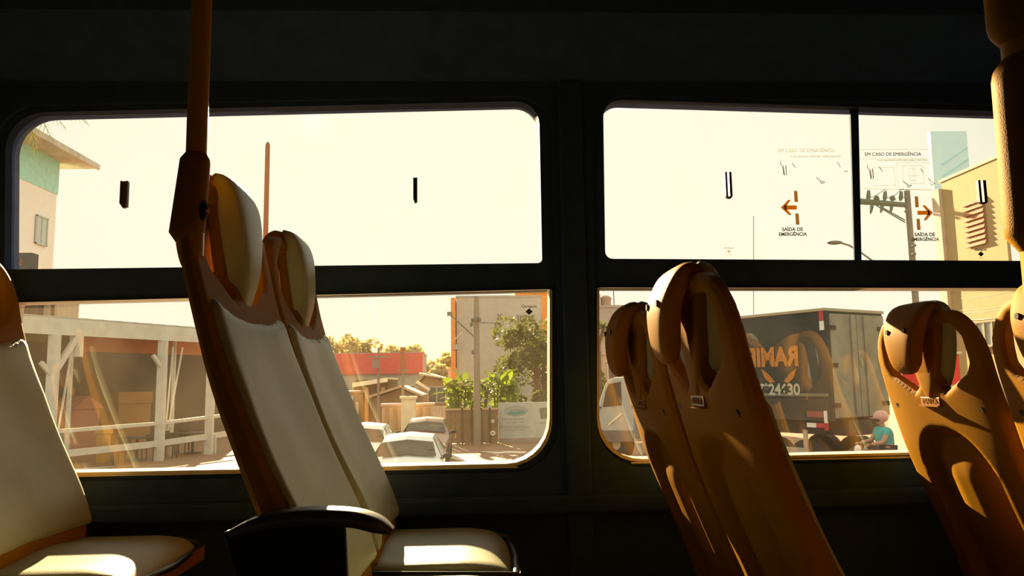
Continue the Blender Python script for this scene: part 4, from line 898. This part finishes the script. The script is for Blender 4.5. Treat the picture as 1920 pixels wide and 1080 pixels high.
YP = 28
t, z, r = upole('tall grey concrete pole with crossarms beside the right exit sticker', 1700, 358, YP, 13, M_conc2)
def rp(px, py, y=YP): p = P(px, py, y); return Vector((p.x-t.location.x, y-YP, p.z))
a, b = rp(1608, 375), rp(1697, 383)
MB().bar(a, b, .10, .12).build('crossarm', mk('arm_green', (.12, .16, .13)), t); MB().bar(rp(1608, 381, YP+.4), rp(1700, 387, YP+.4), .08, .07).build('crossarm', MATS['arm_green'], t)
for px0, py0, px1, py1 in ((1641, 384, 1697, 417), (1652, 388, 1697, 413)): MB().bar(rp(px0, py0), rp(px1, py1), .035).build('brace', MATS['arm_green'], t)
for px, hgt, ly in ((1627, 20, 0), (1642, 9, 0), (1658, 18, 0), (1672, 9, 0), (1688, 18, 0)):
    q = rp(px, 376); h = hgt*YP/1450; MB().tube([q, q+Vector((.03, 0, h*.3)), q+Vector((.06, 0, h))], [.05, .09 if hgt > 10 else .12, .06], 8).build('insulator', MATS['arm_green'], t)
for px, hgt in ((1635, 16), (1654, 14), (1672, 14)):
    q = rp(px, 386); MB().tube([q, q+Vector((-.05, 0, -.2)), q+Vector((-.08, 0, -hgt*YP/1450))], [.07, .05, .02], 7).build('fuse', MATS['arm_green'], t)
for pts in ([(1624, 373), (1640, 368), (1652, 360), (1661, 354)], [(1661, 372), (1678, 366), (1688, 357), (1694, 354)], [(1661, 354), (1662, 362), (1663, 370)]): MB().tube([rp(*p) for p in pts], .012, 5).build('jumper_cable', MATS['arm_green'], t)
for py in (398, 462, 478, 372): q = rp(1694 if py < 420 else 1708, py); MB().ball(q+Vector((0, -.2, 0)), (.09, .09, .07), 7, 5).build('bracket', M_conc2, t)
lp = [rp(1698, 520), rp(1640, 492), rp(1612, 472), rp(1592, 460), rp(1578, 456)]
MB().tube(lp, .035, 7).build('lamp_arm', M_conc2, t); q = rp(1565, 455); MB().ball(q, (.30, .16, .075), 12, 7).build('lamp_head', M_conc2, t, smooth=60)
t2 = tag(MB().tube([P(1413, 620, 60), P(1413, 405, 60)], .03, 5).build('aerial_mast', mat('mast', (.35, .18, .13), .6)), 'hair-thin mast standing alone in the empty sky pane', 'mast')
# give the mast a foot
t2.data.transform(Matrix.Identity(4)); mfoot = MB().tube([(P(1413, 620, 60).x, 60, 0), (P(1413, 620, 60).x, 60, P(1413, 620, 60).z)], .05, 6).build('mast_foot', MATS['mast'], t2)

# yellow building: facade along y, facing the street
Yf = P(1872, 400, 22); xf = Yf.x; zr = P(1872, 298, 22).z; M_yw = mk('yellow_render', (.42, .31, .13), noise=.07); M_ysh = mk('shaded_render', (.62, .50, .38))  # tan for pier and coping: the corner's shade put into the render colour
yfar = xf/((1801-896)/1450)*1.0; ynear = 20.2
yb = thing('yellow_building', 'cream yellow building with an orange slatted panel and a window at the right', 'building', (xf, 22, 0))
MB().box((0, -.25, 0), (.10, yfar-22-.3, zr)).build('upper_block', M_yw, yb); MB().box((-.12, yfar-22-.30, 0), (.6, yfar-22+.1, zr-.25)).build('corner_pier', M_ysh, yb)
zlow = P(1890, 500, 21).z; MB().box((-.06, ynear-22-6, 0), (9, -.25, zlow)).build('lower_wing', M_yw, yb)
MB().box((-.03, -.3, zr-.03), (.13, yfar-22-.2, zr+.06)).build('coping', M_ysh, yb)
def fy(px): return xf/((ray(px, 500).x)/(ray(px, 500).y))
def fz(px, py): return P(px, py, fy(px)).z
sy0, sy1 = fy(1857)-22, fy(1819)-22; szt = fz(1840, 372); szb = fz(1840, 460); ns = 9
for i in range(ns):
    z0 = szb+(szt-szb)*i/ns; MB().hexa([(-.10, sy0, z0), (-.02, sy0, z0), (-.02, sy1, z0), (-.10, sy1, z0)], [(-.04, sy0, z0+(szt-szb)/ns*.94), (-.02, sy0, z0+(szt-szb)/ns*.94), (-.02, sy1, z0+(szt-szb)/ns*.94), (-.04, sy1, z0+(szt-szb)/ns*.94)]).build('slat', mk('orange_slat', (.44, .16, .075)), yb)
gm = mat('sky_pane', (.45, .50, .42), .05, noise=.6, nscale=1.2); wy0, wy1 = fy(1872), fy(1813)
win(yb, wy0, wy1, fz(1840, 651), fz(1840, 601), xf-.06, side='x', mull=3, fm=mk('olive_frame', (.30, .27, .15)), gm=gm)
for i, (pa, pb_) in enumerate((((1802, 560), (1905, 545)), ((1802, 582), (1905, 570)), ((1802, 588), (1905, 575)), ((1788, 601), (1905, 592)))):
    a = P(pa[0], pa[1], 20.5); b = P(pb_[0], pb_[1], 17.5); MB().tube([a, (a+b)/2-Vector((0, 0, .04)), b], .012 if i < 3 else .02, 5).build('street_cable', M_tdk) if False else tag(MB().tube([a, (a+b)/2-Vector((0, 0, .04)), b, b+(b-a)*2], .010 if i < 3 else .018, 5).build('street_cable', mat('cable', (.12, .07, .03), .6)), ['topmost thin cable crossing the yellow building below the window rail', 'second thin cable crossing the yellow building', 'third thin cable crossing the yellow building', 'thick dark cable just above the yellow building window'][i], 'cable', 'street cables')
# pale teal tower
a = P(1812, 246, 34); tw = thing('teal_tower', 'washed-out pale teal tower behind the instruction sheet', 'building', (a.x, 34, 0)); M_pt = mk('pale_teal', (.60, .88, .96), noise=.04)
yt = a.x/((1735-896)/1450)
xq = P(1744, 246, 34).x-a.x; MB().box((xq, 0, 8.6), (0, .25, a.z)).build('walls', M_pt, tw); MB().box((xq+.1, .05, 0), (-.1, .2, 8.6)).build('base', M_pt, tw)
for i in range(5): MB().bar((-.05, -.02, a.z-.8-i*.55), (xq*.75, -.02, a.z-1.6-i*.55), .04).build('cladding_joint', mk('teal_joint', (.45, .78, .78)), tw)
# red and white street kiosk behind the bright seat
x0, x1, z0, z1 = rectY(1690, 665, 1806, 760, 19.8); t = thing('red_kiosk', 'red and white street kiosk glimpsed through the openings of the bright yellow seat', 'kiosk', ((x0+x1)/2, 19.8, 0)); hw = (x1-x0)/2
zm_ = P(1750, 722, 19.8).z; MB().box((-hw, 0, zm_), (hw, .9, z1)).build('red_top', mk('kiosk_red', (.85, .02, .02)), t, bevel=.02); MB().box((-hw, .02, 0), (hw, .9, zm_)).build('base', mk('kiosk_pale', (.85, .62, .55)), t); MB().box((-hw-.05, -.05, z1), (hw+.05, .95, z1+.06)).build('lid', M_cream, t)

# ---- motorcyclist
pr = P(1660, 800, 15.6); X = pr.x; Yr = 15.6
person = thing('rider', 'person in a teal shirt and pinkish helmet riding past behind the yellow seat', 'person', (X, Yr, 0))
def skin(name, joints, edges, radii, m, parent):
    me = bpy.data.meshes.new(name); me.from_pydata(joints, edges, []); me.update(); o = link(name, me, m, parent)
    s = o.modifiers.new('skin', 'SKIN'); s.use_smooth_shade = True
    for i, r in enumerate(radii): me.skin_vertices[0].data[i].radius = (r, r)
    me.skin_vertices[0].data[0].use_root = True
    u = o.modifiers.new('sub', 'SUBSURF'); u.levels = 1; u.render_levels = 2; return o
M_skin = mat('skin', (.45, .24, .15), .5); M_teals = mat('teal_shirt', (.05, .42, .42), .7, noise=.2, nscale=6); M_jean = mat('dark_trousers', (.04, .045, .06), .8)
zs = lambda z: z
J = [(0, 0, .88), (-.03, 0, 1.08), (-.06, 0, 1.28), (-.06, 0, 1.36), (-.07, 0, 1.46), (-.05, -.19, 1.30), (-.20, -.24, 1.08), (-.44, -.22, 1.04), (-.05, .19, 1.30), (-.20, .24, 1.08), (-.44, .22, 1.04), (-.04, -.12, .86), (-.42, -.16, .80), (-.28, -.18, .42), (-.38, -.18, .36), (-.04, .12, .86), (-.42, .16, .80), (-.28, .18, .42), (-.38, .18, .36)]
E_ = [(0, 1), (1, 2), (2, 3), (3, 4), (2, 5), (5, 6), (6, 7), (2, 8), (8, 9), (9, 10), (0, 11), (11, 12), (12, 13), (13, 14), (0, 15), (15, 16), (16, 17), (17, 18)]
Rr = [.15, .15, .16, .07, .06, .07, .05, .035, .07, .05, .035, .10, .075, .05, .045, .10, .075, .05, .045]
skin('body', J, E_, Rr, M_skin, person)
skin('shirt', [(0, 0, .90), (-.03, 0, 1.08), (-.06, 0, 1.28), (-.06, 0, 1.37), (-.05, -.19, 1.30), (-.14, -.225, 1.17), (-.05, .19, 1.30), (-.14, .225, 1.17)], [(0, 1), (1, 2), (2, 3), (2, 4), (4, 5), (2, 6), (6, 7)], [.185, .18, .19, .09, .09, .075, .09, .075], M_teals, person)
skin('trousers', [(0, 0, .88), (-.04, -.12, .86), (-.42, -.16, .80), (-.28, -.18, .44), (-.04, .12, .86), (-.42, .16, .80), (-.28, .18, .44)], [(0, 1), (1, 2), (2, 3), (0, 4), (4, 5), (5, 6)], [.17, .12, .09, .065, .12, .09, .065], M_jean, person)
MB().ball((-.10, 0, 1.53), (.10, .085, .125), 14, 10).build('face', M_skin, person, smooth=60)
for yy in (-.03, .03): MB().ball((-.19, yy, 1.545), (.012, .014, .01), 8, 5).build('eye', M_black, person)
MB().ball((-.205, 0, 1.515), (.02, .014, .022), 8, 6).build('nose', M_skin, person)
MB().ball((-.08, 0, 1.58), (.155, .135, .13), 18, 12).build('helmet', mat('helmet_pink', (.55, .30, .26), .3, coat=.5), person, smooth=60); MB().ball((-.165, 0, 1.52), (.07, .10, .05), 12, 8).build('visor', mat('visor', (.03, .025, .025), .1), person, smooth=60)
for sg in (-1, 1):
    for f_ in range(4): MB().tube([(-.44, sg*(.19+.025*f_), 1.045), (-.50, sg*(.19+.025*f_), 1.05), (-.515, sg*(.19+.025*f_), 1.01), (-.485, sg*(.19+.025*f_), 1.0)], .009, 6).build('finger', M_skin, person, smooth=60)
    MB().tube([(-.44, sg*.18, 1.04), (-.475, sg*.165, 1.01), (-.49, sg*.17, .99)], .010, 6).build('thumb', M_skin, person, smooth=60)
mc = thing('motorcycle', 'dark motorcycle under the teal-shirted rider', 'motorcycle', (X, Yr, 0)); 
for x in (-.72, .58):
    wv = MB(); n = 24
    for k_ in range(n):
        a0_, a1_ = 2*math.pi*k_/n, 2*math.pi*(k_+1)/n; wv.tube([(x+.26*math.cos(a0_), 0, .30+.26*math.sin(a0_)), (x+.26*math.cos(a1_), 0, .30+.26*math.sin(a1_))], .045, 8)
    ww = wv.build('wheel', M_tyre, mc, smooth=60); sp = MB()
    for k_ in range(5): a0_ = 2*math.pi*k_/5; sp.bar((x, 0, .3), (x+.24*math.cos(a0_), 0, .3+.24*math.sin(a0_)), .025)
    sp.build('spokes', M_steel, ww)
MB().ball((-.22, 0, .82), (.24, .13, .11), 14, 8).build('fuel_tank', mat('moto_red', (.45, .03, .02), .25), mc, smooth=60); MB().box((-.05, -.12, .74), (.62, .12, .82)).build('saddle', M_tyre, mc, bevel=.03); MB().box((-.28, -.13, .32), (.12, .13, .66)).build('engine', M_tdk, mc, bevel=.03)
MB().tube([(-.72, -.08, .30), (-.48, -.08, 1.0)], .025, 8).tube([(-.72, .08, .30), (-.48, .08, 1.0)], .025, 8).build('fork', M_steel, mc); MB().tube([(-.50, -.34, 1.03), (-.48, -.1, 1.02), (-.48, .1, 1.02), (-.50, .34, 1.03)], .014, 8).build('handlebar', M_tdk, mc); MB().ball((-.60, 0, .93), (.07, .09, .09), 10, 8).build('headlight', M_rw, mc, smooth=60)
MB().bar((-.5, 0, .75), (.6, 0, .6), .05).bar((.1, 0, .4), (.58, 0, .3), .05).build('frame', M_tdk, mc)

bake_texts()
